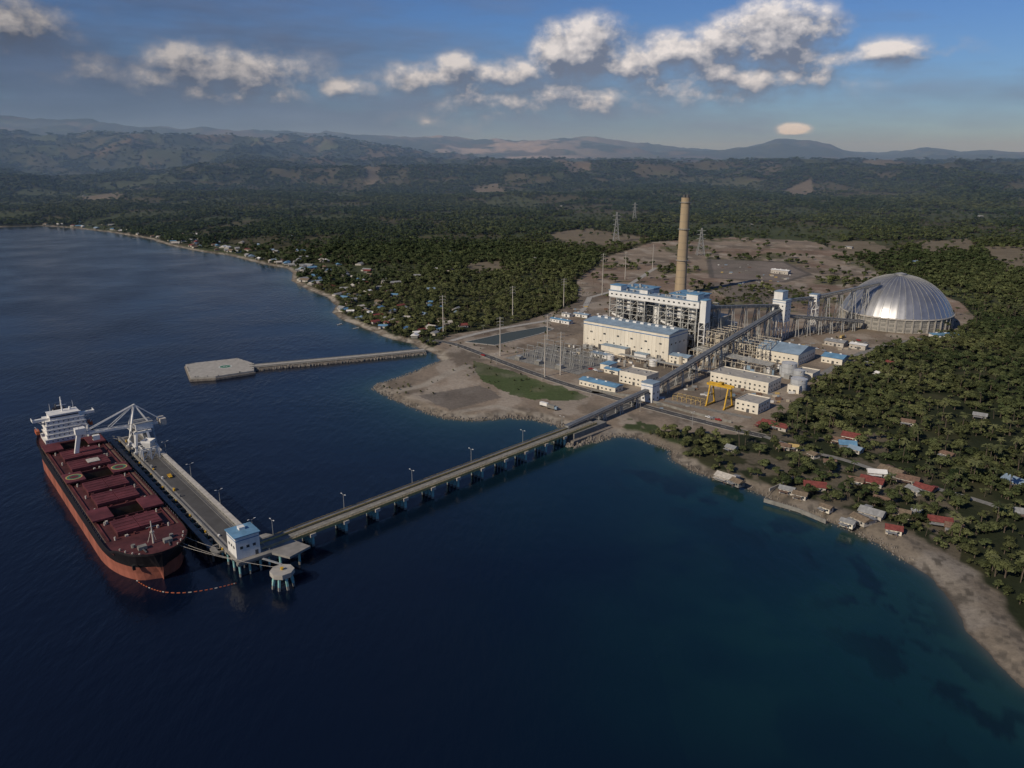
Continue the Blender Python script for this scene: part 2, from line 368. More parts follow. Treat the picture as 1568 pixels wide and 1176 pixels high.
# ---------------------------------------------------------------- plant frame
A0=G(893,530); AX=(.74,-.672)
t=B('turbine_hall',(A0[0],A0[1],3),AX); L,D,H=105,36,28
t.box('walls',M_cream,0,L,0,D,0,H-3.2); t.box('blue_band',M_stripe,-.15,L+.15,-.15,D+.15,H-3.2,H-2.4); t.box('upper_walls',M_cream,0,L,0,D,H-2.4,H)
t.add('roof',M_bluegrey,[(-.6,-.6,H+.2),(L+.6,-.6,H+.2),(L+.6,D+.6,H+.2),(-.6,D+.6,H+.2),(-.6,D/2,H+2.6),(L+.6,D/2,H+2.6)],[(0,1,5,4),(4,5,2,3),(0,4,3),(1,2,5),(0,3,2,1)])
for i in range(11): t.box('roof_ventilators',M_white,6+i*9,10+i*9,D/2-1.2,D/2+1.2,H+2.3,H+4)
for i in range(22): t.box('wall_ribs',M_cream,4.7*i+1,4.7*i+1.25,-.25,0,0,H-3.3)
for i in range(6): t.box('windows',M_glass,9+17*i,12+17*i,-.12,0,17,18.6)
for i in range(12): t.box('windows',M_glass,5+8.5*i,6.8+8.5*i,-.12,0,9,10.3)
for i in range(4): t.box('windows',M_glass,L,L+.12,4+8*i,6.4+8*i,17,18.6)
for x in(20,62,92): t.box('doors',M_steeld,x,x+5,-.14,0,0,6)
t.box('annex',M_cream,30,60,-9,-.3,0,8); t.box('annex_roof',M_bluegrey,29.5,60.5,-9.5,-.3,8,8.4)
t.box('annex',M_white,70,84,-7,-.3,0,5.5); t.box('annex_roof',M_bluegrey,69.5,84.5,-7.5,-.3,5.5,5.9)
for x in(6,14,88,97):
    t.box('transformer',M_steel,x,x+5,-9,-4,0,4.5)
    for k in(1,2.5,4): t.cyl('bushings',M_wall,x+k,-6.5,4.5,7,.3,.2,6)
t.done()
bh=B('boiler_house',(A0[0],A0[1],3),AX)
def frame(b,part,m,x0,x1,y0,y1,z0,z1,nx,ny,nzv,t=.7,brace=True):
    xs=[x0+(x1-x0)*i/nx for i in range(nx+1)]; ys=[y0+(y1-y0)*i/ny for i in range(ny+1)]; zs=[z0+(z1-z0)*i/nzv for i in range(nzv+1)]
    for x in xs:
        for y in ys: b.beam(part,m,(x,y,z0),(x,y,z1),t)
    for z in zs[1:]:
        for y in ys: b.beam(part,m,(x0,y,z),(x1,y,z),t*.7)
        for x in xs: b.beam(part,m,(x,y0,z),(x,y1,z),t*.7)
    if brace:
        for k in range(nzv):
            for i in range(nx):
                if (i+k)%2==0:
                    b.beam(part,m,(xs[i],y0,zs[k]),(xs[i+1],y0,zs[k+1]),t*.5); b.beam(part,m,(xs[i+1],y1,zs[k]),(xs[i],y1,zs[k+1]),t*.5)
            for i in range(ny): b.beam(part,m,(x1,ys[i],zs[k]),(x1,ys[i+1],zs[k+1]),t*.5)
for (x0,x1) in((1,46),(64,108)):
    frame(bh,'steel_frame',M_frame,x0,x1,46,92,0,48,5,4,6,.9)
    bh.box('boiler_casing',M_concd,x0+13,x1-13,66,86,8,50); bh.box('boiler_casing',M_steel,x0+4,x0+11,64,72,4,34); bh.box('boiler_casing',M_beige,x1-11,x1-4,62,70,10,38)
    for zz in (14,24,35,43):
        bh.box('floor_gratings',M_steeld,x0,x1,47,58,zz,zz+.25); bh.box('floor_gratings',M_steeld,x1-9,x1-.5,62,91,zz,zz+.25)
        bh.box('handrails',M_beige,x0,x1,45.4,45.5,zz+.95,zz+1.15)
    for k in range(3):
        xx=x0+8+k*14
        bh.cyl('coal_silos',M_white,xx,54,34,48,4.4,4.4,14); bh.cyl('coal_silos',M_steel,xx,54,25,34,1.2,4.4,14)
        bh.beam('ducts',M_white,(xx,50,25),(xx-2,46,2),1.5); bh.beam('ducts',M_steel,(xx+6,49,40),(xx+5,47,8),1.1)
    bh.beam('ducts',M_white,(x0+2,48,30),(x1-4,48,18),2); bh.beam('ducts',M_steel,(x1-2,64,40),(x1+4,60,6),2.2)
    bh.box('penthouse',M_white,x0+3,x1-10,62,90,50,57); bh.box('penthouse_band',M_stripe,x0+2.8,x1-9.8,61.8,90.2,55.2,55.8)
    bh.box('penthouse_roof',M_blue,x0+1.5,x1-8.5,61,91.5,57,57.6)
    for k in range(4): bh.box('louvres',M_glass,x0+6+6*k,x0+9+6*k,61.75,61.98,51.5,54)
    for k in range(8): yy=random.uniform(64,88); xx=random.uniform(x0+6,x1-14); bh.box('roof_equipment',M_steel,xx,xx+2.5,yy,yy+2,57.6,57.6+random.uniform(1,3))
frame(bh,'mid_frame',M_frame,46,64,50,88,0,44,2,3,4,.7); bh.box('lift_shaft',M_white,52,58,56,62,0,50)
bh.box('bunker_gallery',M_white,-1,110,46,59.4,48.5,55); bh.box('gallery_band',M_stripe,-1.2,110.2,45.8,59.5,55,55.5)
bh.box('gallery_roof',M_bluegrey,-1.6,110.6,45.4,59.5,55.5,56)
for k in range(18): bh.box('gallery_windows',M_glass,2+6*k,4.2+6*k,45.85,46.0,51,52.5)
bh.box('stair_tower',M_white,95,108,46.5,59,56,62); bh.box('stair_tower_roof',M_blue,94.3,108.7,45.8,59.6,62,62.6)
bh.box('end_tower',M_white,110.5,117,48,58,34,57); bh.box('end_tower_roof',M_blue,110,117.5,47.5,58.5,57,57.5)
bh.box('head_house',M_white,0,14,47,59,56,61); bh.box('head_house_roof',M_blue,-.5,14.5,46.5,59.5,61,61.5)
bh.box('head_house',M_white,38,48,47,59,56,60); bh.box('head_house_roof',M_bluegrey,37.5,48.5,46.5,59.5,60,60.5)
for k in range(9): xx=random.uniform(16,90); bh.box('roof_equipment',M_steel,xx,xx+2,50,53,56,56+random.uniform(1,2.6))
frame(bh,'steel_frame',M_beige,110,138,50,90,0,26,3,4,4,.7); frame(bh,'end_frame',M_white,110.5,117,48,58,0,34,1,1,5,.8)
bh.box('boiler_casing',M_beige,116,126,64,80,4,20)
bh.box('precipitator',M_beige,5,44,100,128,12,30); bh.box('precipitator',M_beige,66,106,100,128,12,30)
frame(bh,'precipitator_legs',M_steeld,5,44,100,128,0,12,4,3,1); frame(bh,'precipitator_legs',M_steeld,66,106,100,128,0,12,4,3,1)
for x0 in(5,66):
    for k in range(3): bh.beam('flue_ducts',M_steel,(x0+8+k*12,128,20),(62,170,14),4,5)
bh.done()
# chimney
c=B('power_station_chimney',(250,1150,3)); prof=[(0,8.6),(30,7.9),(70,7.2),(110,6.6),(140,6.3)]
for (z0,r0),(z1,r1) in zip(prof[:-1],prof[1:]): c.cyl('concrete_shaft',M_chim,0,0,z0,z1,r0,r1,32,False)
c.cyl('flue_tips',M_steeld,2.4,0,136,144,2.2,2.2,16); c.cyl('flue_tips',M_steeld,-2.4,0,136,144,2.2,2.2,16); c.cyl('cap',M_concd,0,0,138,139.5,6.2,6.2,32)
for z,r in((50,7.9),(95,7.2),(133,6.7)):
    c.cyl('platforms',M_steel,0,0,z,z+.4,r+1.3,r+1.3,32); c.cyl('platform_rails',M_steel,0,0,z+1.4,z+1.6,r+1.3,r+1.3,32,False)
for k in range(14): c.cyl('pour_joints',M_concd,0,0,10*k+6,10*k+6.25,8.66-.0175*(10*k+6),8.66-.0175*(10*k+6),32,False)
c.done(smooth=('concrete_shaft',))
# dome
d=B('coal_storage_dome',(471,943,3)); RR=62; NR=44
d.cyl('ring_wall',M_conc,0,0,0,15,RR,RR,88,False)
for k in range(NR):
    a=2*math.pi*k/NR; ca,sa=math.cos(a),math.sin(a)
    d.beam('wall_buttresses',M_conc,((RR+.8)*ca,(RR+.8)*sa,0),((RR+.8)*ca,(RR+.8)*sa,14.5),1.3)
for z in(5,10): d.cyl('wall_bands',M_conc,0,0,z,z+.6,RR+.5,RR+.5,88,False)
for k in range(NR):
    a=2*math.pi*(k+.5)/NR; ca,sa=math.cos(a),math.sin(a)
    for z in (2.7,7.8,12.6):
        px_,py_=(RR+.1)*ca,(RR+.1)*sa
        d.beam('wall_openings',M_concd,(px_+sa*2.6,py_-ca*2.6,z),(px_-sa*2.6,py_+ca*2.6,z),.3,2.6)
d.cyl('ring_beam',M_wall,0,0,15,16.3,RR+1.6,RR+1.6,88)
hh=43; RB=RR+.6; Rs=(RB*RB+hh*hh)/(2*hh); zc=16.3+hh-Rs
rings=16; segs=176; vs=[];fs=[]
for i in range(rings):
    rr=RB*(1-i/rings)
    for k in range(segs):
        a=2*math.pi*k/segs; z=zc+math.sqrt(Rs*Rs-rr*rr)+(.45 if k%4==0 else 0)
        vs.append((rr*math.cos(a),rr*math.sin(a),z))
vs.append((0,0,16.3+hh))
for i in range(rings-1):
    for k in range(segs): fs.append((i*segs+k,i*segs+(k+1)%segs,(i+1)*segs+(k+1)%segs,(i+1)*segs+k))
for k in range(segs): fs.append(((rings-1)*segs+k,(rings-1)*segs+(k+1)%segs,rings*segs))
d.add('dome_shell',M_dome,vs,fs)
for k in range(NR):
    a=2*math.pi*k/NR; pr=None
    for i in range(0,15):
        rr=RB*(1-i/rings); p=(rr*math.cos(a),rr*math.sin(a),zc+math.sqrt(Rs*Rs-rr*rr)+.4)
        if pr: d.beam('ribs',M_grey,pr,p,.5,.35)
        pr=p
d.cyl('crown_vent',M_steel,0,0,58.3,60.5,6,6,24); d.cyl('crown_vent',M_grey,0,0,60.5,62,6.8,1,24)
d.done(smooth=('dome_shell',))
# conveyors & transfer towers
def tower(name,X,Y,w,hgt,open_to=0,base=3):
    t=B(name,(X,Y,base),AX)
    if open_to: frame(t,'steel_legs',M_white,-w/2,w/2,-w/2,w/2,0,open_to,2,2,max(1,int(open_to/8)),.6)
    t.box('walls',M_white,-w/2,w/2,-w/2,w/2,open_to,hgt)
    t.box('blue_band',M_stripe,-w/2-.1,w/2+.1,-w/2-.1,w/2+.1,hgt-2.6,hgt-2.1)
    t.box('roof',M_bluegrey,-w/2-.5,w/2+.5,-w/2-.5,w/2+.5,hgt,hgt+.5)
    for z in np.arange(open_to+2,hgt-4,5):
        for k in(-1,1):
            t.box('windows',M_glass,k*w*.28-.8,k*w*.28+.8,-w/2-.08,-w/2,z,z+1.5); t.box('windows',M_glass,w/2,w/2+.08,k*w*.28-.8,k*w*.28+.8,z,z+1.5)
    t.done()
T0=G(995,613); T1=(301,859)
tower('transfer_tower',T0[0],T0[1],11,16); tower('transfer_tower',T1[0],T1[1],15,44,20)
t=B('transfer_tower_head',(T1[0],T1[1],3),AX); t.box('upper_walls',M_white,-7,3,-7,7,44.6,53); t.box('roof',M_bluegrey,-7.4,3.4,-7.4,7.4,53,53.5); t.done()
tower('transfer_tower',350,893,9,44,36)
def conveyor(name,p,q,n,w=4.5,h=3.2,step=28,legs=True,mtl=None):
    c=B(name,(0,0,0)); mtl=mtl or M_grey
    p=Vector(p);q=Vector(q)
    c.beam('gallery',mtl,p,q,w*.8,h*.7); c.beam('belt_cover',M_belt,p+Vector((0,0,h*.5)),q+Vector((0,0,h*.5)),w*.9,.3)
    c.truss('truss',M_steel,p,q,w,h,n,.3)
    dd=(q-p).normalized(); sd=dd.cross(Vector((0,0,1))).normalized(); L=(q-p).length
    k=int(L/step)
    for s_ in (-1,1):
        c.beam('walkway_rail',M_beige,p+sd*s_*(w*.75)+Vector((0,0,.6)),q+sd*s_*(w*.75)+Vector((0,0,.6)),.18)
        c.beam('walkway',M_steeld,p+sd*s_*(w*.62)-Vector((0,0,h*.45)),q+sd*s_*(w*.62)-Vector((0,0,h*.45)),1.1,.2)
    if legs:
        for i in range(1,k+1):
            m_=p+(q-p)*(i/(k+1)); hz=m_.z-h/2
            if hz<4.5: continue
            for s_ in(-1,1):
                for f_ in (-1,1):
                    c.beam('trestle_legs',M_frame,m_+sd*s_*w*.5+dd*f_*1-Vector((0,0,h/2)),Vector((m_.x,m_.y,3))+sd*s_*w*(.5+hz*.02)+dd*f_*(1+hz*.06),.6)
                nb=max(1,int(hz/9))
                for j in range(nb):
                    z0=3+(hz-3)*j/nb; z1=3+(hz-3)*(j+1)/nb
                    b0=Vector((m_.x,m_.y,z0))+sd*s_*w*.6; b1=Vector((m_.x,m_.y,z1))+sd*s_*w*.6
                    c.beam('trestle_bracing',M_steel,b0-dd*1.8,b1+dd*1.5,.3); c.beam('trestle_bracing',M_steel,b0+dd*1.8,b1-dd*1.5,.3)
                    c.beam('trestle_bracing',M_steel,Vector((m_.x,m_.y,z0))-sd*w*.6,Vector((m_.x,m_.y,z1))+sd*w*.6,.3)
    c.done()
J0=G(400,835,9); J1=G(872,661,7)
conveyor('coal_conveyor',(J1[0]-2,J1[1]+3,9.5),(T0[0],T0[1],13),14,3.6,2.4)
conveyor('coal_conveyor',(T0[0],T0[1],14),(T1[0],T1[1],37),34)
conveyor('coal_conveyor',(T1[0],T1[1],45),(350,893,43),8,4,3,legs=False)
conveyor('coal_conveyor',(350,893,43),(436,920,55),14,4,3,step=20)
conveyor('coal_conveyor',(T1[0],T1[1],40),(A0[0]+.74*112+.672*54,A0[1]-.672*112+.74*54,52),16,4,3,step=22)
conveyor('coal_conveyor',(T1[0]+5,T1[1]+2,28),(414,902,13),14,step=18)
def bld(name,A,Bp,D,H,wall=M_cream,roof=M_conc,style='flat',win=True,ax=AX):
    a=G(*A); b_=G(*Bp); L=max(6,(b_[0]-a[0])*ax[0]+(b_[1]-a[1])*ax[1])
    t=B(name,(a[0],a[1],3),ax)
    t.box('walls',wall,0,L,0,D,0,H)
    if style=='flat':
        t.box('roof_slab',roof,.4,L-.4,.4,D-.4,H,H+.15)
        for q in((0,L,0,.35),(0,L,D-.35,D),(0,.35,.36,D-.36),(L-.35,L,.36,D-.36)): t.box('parapet',wall,*q,H,H+.9)
        for k in range(max(1,int(L/7))):
            xx=random.uniform(2,L-4); yy=random.uniform(2,D-4); t.box('roof_units',M_steel,xx,xx+random.uniform(1,2.6),yy,yy+random.uniform(1,2.2),H+.15,H+random.uniform(.9,2))
    else:
        r=D*.13
        t.add('roof',roof,[(-.8,-.8,H),(L+.8,-.8,H),(L+.8,D+.8,H),(-.8,D+.8,H),(-.8,D/2,H+r),(L+.8,D/2,H+r)],[(0,1,5,4),(4,5,2,3),(0,4,3),(1,2,5),(0,3,2,1)])
        for k in range(max(1,int(L/10))): t.box('ridge_vents',M_white,4+10*k,6+10*k,D/2-.6,D/2+.6,H+r-.2,H+r+.6)
    if win:
        for fl in range(max(1,int(H/4))):
            z=1.3+fl*3.8
            for k in range(int(L/4.5)): t.box('windows',M_glass,1.5+4.5*k,3.2+4.5*k,-.08,0,z,z+1.3)
            for k in range(int(D/5)): t.box('windows',M_glass,L,L+.08,1.5+5*k,3.2+5*k,z,z+1.3)
        t.box('door',M_steeld,L/2,L/2+2.5,-.12,0,0,3)
    t.done()
bld('admin_building',(948,585),(990,594),20,10)
bld('control_building',(1013,553),(1048,562),13,8,M_cream,M_bluegrey,'gable')
bld('canteen_building',(887,589),(942,602),12,5,M_cream,M_blue,'gable')
bld('guard_house',(925,570),(945,575),8,4,M_cream,M_blue,'gable')
bld('workshop_building',(1157,549),(1222,560),42,11,M_cream,M_bluegrey,'gable')
bld('workshop_annex',(1125,535),(1150,541),18,9,M_cream,M_bluegrey,'gable')
bld('warehouse_building',(1257,554),(1284,562),20,6,M_cream,M_blue,'gable')
bld('water_treatment_building',(1087,585),(1178,602),26,9)
bld('pump_house',(1125,627),(1160,635),22,8)
bld('chemical_store',(1215,578),(1240,585),18,6,M_cream,M_conc)
bld('fuel_store',(1205,600),(1222,604),12,6,M_cream,M_conc)
bld('site_office',(842,492),(872,497),8,4,M_white,M_blue,'gable')
bld('site_office',(878,484),(897,488),8,4,M_white,M_bluegrey,'gable')
bld('site_office',(905,545),(930,551),8,4,M_white,M_bluegrey,'gable')
bld('site_office',(860,484),(872,486),7,4,M_white,M_grey,'gable')
bld('store_shed',(1262,528),(1290,533),14,5,M_wall,M_grey,'gable')
bld('store_shed',(1300,533),(1322,538),10,5,M_wall,M_white,'gable')
bld('store_shed',(1180,418),(1205,421),12,6,M_wall,M_white,'gable')
bld('switchgear_building',(1430,520),(1455,515),12,5,M_white,M_blue,'gable',True,(1,0))
bld('switchgear_building',(1068,520),(1086,524),16,12,M_white,M_white)
def tank(name,px,r,h,m=M_steel):
    x,y=G(*px); t=B(name,(x,y,3)); t.cyl('shell',m,0,0,0,h,r,r,28); t.cyl('roof',m,0,0,h,h+r*.22,r+.15,.6,28)
    for z in(h*.33,h*.66): t.cyl('stiffener_rings',M_grey,0,0,z,z+.25,r+.15,r+.15,28,False)
    t.beam('stair',M_beige,(-r-.4,0,0),(0,-r-.4,h),.8,.3); t.cyl('top_rail',M_beige,0,0,h+1,h+1.15,r,r,28,False); t.done()
M_tank=mat('tank_paint',(.48,.49,.49),.45,.1,.2,.3,streak=True)
tank('water_tank',(1207,576),7,13,M_tank); tank('water_tank',(1222,598),7,11,M_tank); tank('water_tank',(1222,586),5,12,M_tank)
tank('ash_silo',(1107,524),6.5,25,M_tank); tank('ash_silo',(1120,520),5,20,M_tank); tank('fuel_tank',(1000,560),4,6,M_white); tank('fuel_tank',(935,553),3.5,6,M_white)
pr=B('pipe_rack',(A0[0],A0[1],3),AX)
frame(pr,'rack_frame',M_beige,142,176,54,100,0,18,4,4,2,.6); frame(pr,'rack_frame',M_beige,118,146,18,46,0,12,3,3,1,.5); frame(pr,'rack_frame',M_beige,150,200,14,40,0,9,5,2,1,.5)
for k in range(6): pr.beam('pipes',M_steel,(60,-16-k*.9,5),(176,-16-k*.9,5),.5)
for k in range(5): pr.beam('pipes',M_steel,(118,22+k*4,12.4),(200,22+k*3,9.4),.6)
for k in range(13): pr.beam('rack_frame',M_beige,(60+9*k,-15,0),(60+9*k,-15,5),.4); pr.beam('rack_frame',M_beige,(60+9*k,-21,0),(60+9*k,-21,5),.4)
for k in range(75):
    x=random.uniform(110,215); y=random.uniform(-12,70); s_=random.uniform(1.2,4)
    if random.random()<.3: pr.cyl('vessels',random.choice([M_tank,M_white,M_beige]),x,y,0,random.uniform(3,9),s_*.5,s_*.5,12)
    else: pr.box('equipment',random.choice([M_steel,M_beige,M_white,M_bluegrey,M_concd,M_rust]),x,x+s_*1.4,y,y+s_,0,random.uniform(1.5,6))
for k in range(40):
    x=random.uniform(-20,110); y=random.uniform(-42,-12); s_=random.uniform(1,3)
    pr.box('equipment',random.choice([M_steel,M_beige,M_white,M_concd]),x,x+s_*1.4,y,y+s_,0,random.uniform(1,3.5))
pr.done()
ly=B('laydown_yard_materials')
for k in range(110):
    u_,v_=random.choice([(1240,530),(1290,528),(1150,600),(1060,600),(1180,610),(900,478),(1160,440),(1030,618),(1180,425),(1120,412)]); x,y=G(u_+random.uniform(-30,30),v_+random.uniform(-8,8)); s_=random.uniform(.8,3)
    ly.box('stacks',random.choice([M_steel,M_beige,M_white,M_concd,M_rust,M_bluegrey,M_rail]),x,x+s_*2,y,y+s_,3,3+random.uniform(.6,2.4))
ly.done()
x,y=G(1101,622); g=B('gantry_crane',(x,y,3),AX)
for sx in(-8,8):
    for sy in(-1,1): g.beam('legs',M_yel,(sx,sy*7,0),(sx,sy*2.5,17),1.0)
    g.beam('sills',M_yel,(sx,-8,.8),(sx,8,.8),1.1); g.beam('ties',M_yel,(sx,-4.5,9),(sx,4.5,9),.6); g.beam('end_ties',M_yel,(sx,-3,17),(sx,3,17),.9)
for sy in(-2.3,2.3): g.beam('bridge_girders',M_yel,(-11,sy,18),(11,sy,18),1.1,1.8)
g.box('trolley',M_yel,-2,2,-2.5,2.5,19.1,20.4); g.beam('hoist_rope',M_steeld,(0,0,19),(0,0,9),.2); g.box('hook_block',M_steeld,-.6,.6,-.4,.4,8,9.2); g.done()
x,y=G(1030,612); g=B('yellow_pipe_frame',(x,y,3),AX); frame(g,'frame',M_rail,0,26,0,8,0,4,6,1,1,.35); g.done()
x,y=G(785,545); s=B('electrical_substation',(x,y,3),AX)
for i in range(7):
    for j in range(4):
        bx=6+i*12; by=j*16
        for sx in(0,9): s.beam('gantry_posts',M_steel,(bx+sx,by,0),(bx+sx,by,10),.35)
        s.beam('gantry_beams',M_steel,(bx,by,10),(bx+9,by,10),.4)
        for k in range(3):
            s.cyl('insulators',M_concd,bx+2+k*2.6,by+5,0,4.5,.22,.16,6); s.box('breakers',M_steel,bx+1.6+k*2.6,bx+2.4+k*2.6,by+8,by+9,0,3.2)
for j in range(4):
    for k in range(3): s.beam('busbars',M_steeld,(5,j*16+k*1.2,9.2),(90,j*16+k*1.2,9.2),.12)
s.box('gravel_pad',M_concd,0,94,-12,60,.02,.12)
for k in range(3): s.box('transformer',M_steel,12+26*k,18+26*k,-8,-4,.12,4); s.box('radiators',M_concd,12+26*k,18+26*k,-10,-8.4,.12,3.4)
for i in range(31):
    s.beam('fence_posts',M_steel,(i*3.2,-13,0),(i*3.2,-13,2.4),.12); s.beam('fence_posts',M_steel,(i*3.2,62,0),(i*3.2,62,2.4),.12)
for z in(1.2,2.3): s.beam('fence_rails',M_steel,(0,-13,z),(96,-13,z),.08); s.beam('fence_rails',M_steel,(0,62,z),(96,62,z),.08)
s.box('control_hut',M_cream,96,106,20,34,0,5); s.box('control_hut_roof',M_blue,95.5,106.5,19.5,34.5,5,5.4); s.done()
def pole(u,v,vt,name='transmission_pole',r=.7):
    x,y=G(u,v); yy=(588-vt)/F; h=CH+(yy*CT-ST)/(yy*ST+CT)*y-3
    p=B(name,(x,y,3)); p.cyl('shaft',M_wall,0,0,0,h,r,r*.5,10)
    for k,z in enumerate((h-1.5,h-5,h-8.5)):
        p.beam('crossarms',M_steel,(-3.4,0,z),(3.4,0,z+.4),.3)
        for sx in(-3.2,3.2): p.cyl('insulators',M_concd,sx,0,z-1.6,z,.18,.18,6)
    p.done(); return (x,y,3+h)
tips=[pole(679,514,452),pole(785,492,438),pole(863,471,426),pole(922,452,388),pole(957,428,385),pole(999,412,374),pole(766,545,485),pole(834,577,512),pole(858,574,508),pole(838,520,482)]
def pylon(u,v,vt,w=11):
    x,y=G(u,v); yy=(588-vt)/F; h=CH+(yy*CT-ST)/(yy*ST+CT)*y-3
    p=B('lattice_pylon',(x,y,3)); n=8
    def c_(i,a,b_):
        f=i/n; ww=w/2*(1-f)**1.3+1.0; return (a*ww,b_*ww,h*f)
    for i in range(n):
        for a,b_ in((-1,-1),(1,-1),(1,1),(-1,1)): p.beam('legs',M_steel,c_(i,a,b_),c_(i+1,a,b_),.7)
        for (a,b_),(a2,b2) in(((-1,-1),(1,-1)),((1,-1),(1,1)),((1,1),(-1,1)),((-1,1),(-1,-1))):
            p.beam('bracing',M_steel,c_(i,a,b_),c_(i+1,a2,b2),.4); p.beam('bracing',M_steel,c_(i,a2,b2),c_(i+1,a,b_),.4)
    for z in(.62,.76,.9):
        for sx in(-1,1): p.beam('crossarms',M_steel,(0,0,h*z+1.5),(sx*9,0,h*z),.6); p.beam('crossarms',M_steel,(0,0,h*z),(sx*9,0,h*z),.5)
    p.done(); return (x,y,h+3)
pylon(943,374,325,14);pylon(1072,392,349,14);pylon(971,345,310,12)
def cable(b,p,q,sag=6,r=.14,n=10,m=M_steeld,part='wires'):
    pr=None
    for i in range(n+1):
        t=i/n; c_=(p[0]+(q[0]-p[0])*t,p[1]+(q[1]-p[1])*t,p[2]+(q[2]-p[2])*t-4*sag*t*(1-t))
        if pr: b.beam(part,m,pr,c_,r)
        pr=c_
pw=B('power_lines')
for i in range(5):
    for dx in(-3.2,3.2): cable(pw,(tips[i][0]+dx,tips[i][1],tips[i][2]-2),(tips[i+1][0]+dx,tips[i+1][1],tips[i+1][2]-2),6,.1)
pw.done()
# ---------------------------------------------------------------- causeway & helipad pier
cw=B('breakwater_pier')
cpx=[(650,536),(560,545),(470,553),(382,561)]; P=PX(cpx,3)
strip(cw,'deck',M_conc,smooth(P),9,3.3,0,1.0); strip(cw,'rock_base',M_rock,smooth(P),14,1.6,0,3)
for sg in(-1,1): strip(cw,'parapet',M_concd,smooth(P),.5,3.9,sg*4.2,.6)
hp=PX([(284,559),(300,556),(364,549),(389,557),(389,568),(330,577),(292,579)],3)
cw.prism('head_platform',M_conc,hp,1.8,3.5); hx=sum(p[0] for p in hp)/7; hy=sum(p[1] for p in hp)/7
cw.prism('head_skirt',M_rock,[(hx+(p[0]-hx)*1.04,hy+(p[1]-hy)*1.04) for p in hp],-1,1.7)
x,y=G(345,562)
for (ri,ro,mm,z) in((5.2,6.2,M_mark,3.53),(0,5.1,M_green,3.52)):
    n=32; vs=[(x+ri*math.cos(6.2832*i/n),y+ri*math.sin(6.2832*i/n),z) for i in range(n)]+[(x+ro*math.cos(6.2832*i/n),y+ro*math.sin(6.2832*i/n),z) for i in range(n)]
    cw.add('helipad_marking',mm,vs,[(i,n+i,n+(i+1)%n,(i+1)%n) for i in range(n)])
cw.beam('helipad_marking',M_mark,(x-1.5,y-2,3.56),(x-1.5,y+2,3.56),.5,.02);cw.beam('helipad_marking',M_mark,(x+1.5,y-2,3.56),(x+1.5,y+2,3.56),.5,.02);cw.beam('helipad_marking',M_mark,(x-1.2,y,3.56),(x+1.2,y,3.56),.5,.02)
for i in range(24):
    k=i%len(hp); p,q=hp[k],hp[(k+1)%len(hp)]; t_=random.random(); cw.cyl('bollards',M_steeld,hx+(p[0]+(q[0]-p[0])*t_-hx)*.97,hy+(p[1]+(q[1]-p[1])*t_-hy)*.97,3.5,4.3,.35,.45,8)
for i in range(420):
    a,c_=random.choice(list(zip(P[:-1],P[1:]))); t_=random.random(); dx,dy=c_[0]-a[0],c_[1]-a[1]; l=math.hypot(dx,dy); o=random.choice((-1,1))*random.uniform(5,8.5); r_=random.uniform(.6,1.3); z=1.8-(abs(o)-5)*.5
    cw.cyl('armour_rocks',M_rock,a[0]+dx*t_-dy/l*o,a[1]+dy*t_+dx/l*o,z-1,z+r_*.6,r_,r_*.5,5)
cw.done()
# ---------------------------------------------------------------- trestle jetty
jd=(J1[0]-J0[0],J1[1]-J0[1]); jl=math.hypot(*jd)
j=B('jetty_trestle',(J0[0],J0[1],0),jd)
W=4.9
j.box('deck',M_deck,-2,jl+26,-W,W,7.6,8.4)
for sy in(-W+.15,W-.15):
    j.box('edge_beam',M_rail,-2,jl+26,sy-.25,sy+.25,7.2,8.8)
    for k in range(int(jl/2.5)+10): j.box('railing_posts',M_rail,k*2.5-.08,k*2.5+.08,sy-.06,sy+.06,8.8,9.9)
    for z in(9.3,9.8): j.box('railing_bars',M_rail,-2,jl+24,sy-.07,sy+.07,z,z+.15)
j.box('conveyor_gallery',M_belt,0,jl,2.3,4.1,8.9,9.6); j.box('walkway_edge',M_rail,0,jl,1.95,2.2,8.8,9.8)
for k in range(int(jl/5)): j.box('conveyor_supports',M_steeld,k*5,k*5+.3,2.3,4.1,8.4,8.9)
j.box('road_surface',M_concd,-2,jl+26,-4.2,1.7,8.42,8.45)
for k in range(int(jl/6)): j.box('lane_dashes',M_mark,k*6,k*6+2.5,-1.3,-1.15,8.455,8.47)
bents=[(470,828),(520,808),(568,790),(612,774),(652,757),(690,742),(725,727),(760,713),(790,701),(820,689),(848,678)]
for u,v in bents:
    X,Y=G(u,v-10,5); lx,_=j.loc(X,Y)
    j.box('pile_caps',M_wall,lx-1.7,lx+1.7,-5.8,5.8,5.8,7.6)
    for yy in(-4.6,-1.5,1.5,4.6):
        j.cyl('piles',M_teal,lx,yy,1.4,5.8,.9,.9,10); j.cyl('pile_bases',M_concd,lx,yy,-6,1.4,.9,.9,10)
j.done()
ab=B('jetty_abutment',(J0[0],J0[1],0),jd); L0=jl-6
ab.prism('rock_fill',M_rock,[(L0,-9),(L0+45,-10),(L0+45,10),(L0,9)],-2,3.2); ab.prism('embankment',M_concd,[(L0+4,-6.2),(L0+42,-6.5),(L0+42,6.5),(L0+4,6.2)],3.2,7.2)
for i in range(320):
    x=L0+random.uniform(-4,46); sg=random.choice((-1,1)); yv=sg*random.uniform(6.5,13); r_=random.uniform(.6,1.5)
    if random.random()<.25: x=L0-random.uniform(0,5); yv=random.uniform(-9,9)
    z=random.uniform(-.3,3.2)*(1-(abs(yv)-6.5)/8 if abs(yv)>6.5 else 1)
    ab.cyl('armour_rocks',M_rock,x,yv,z-r_*.7,z+r_*.6,r_,r_*.5,5)
ab.done()
sb=B('shoreline_boulders')
cl=coast[24:55]
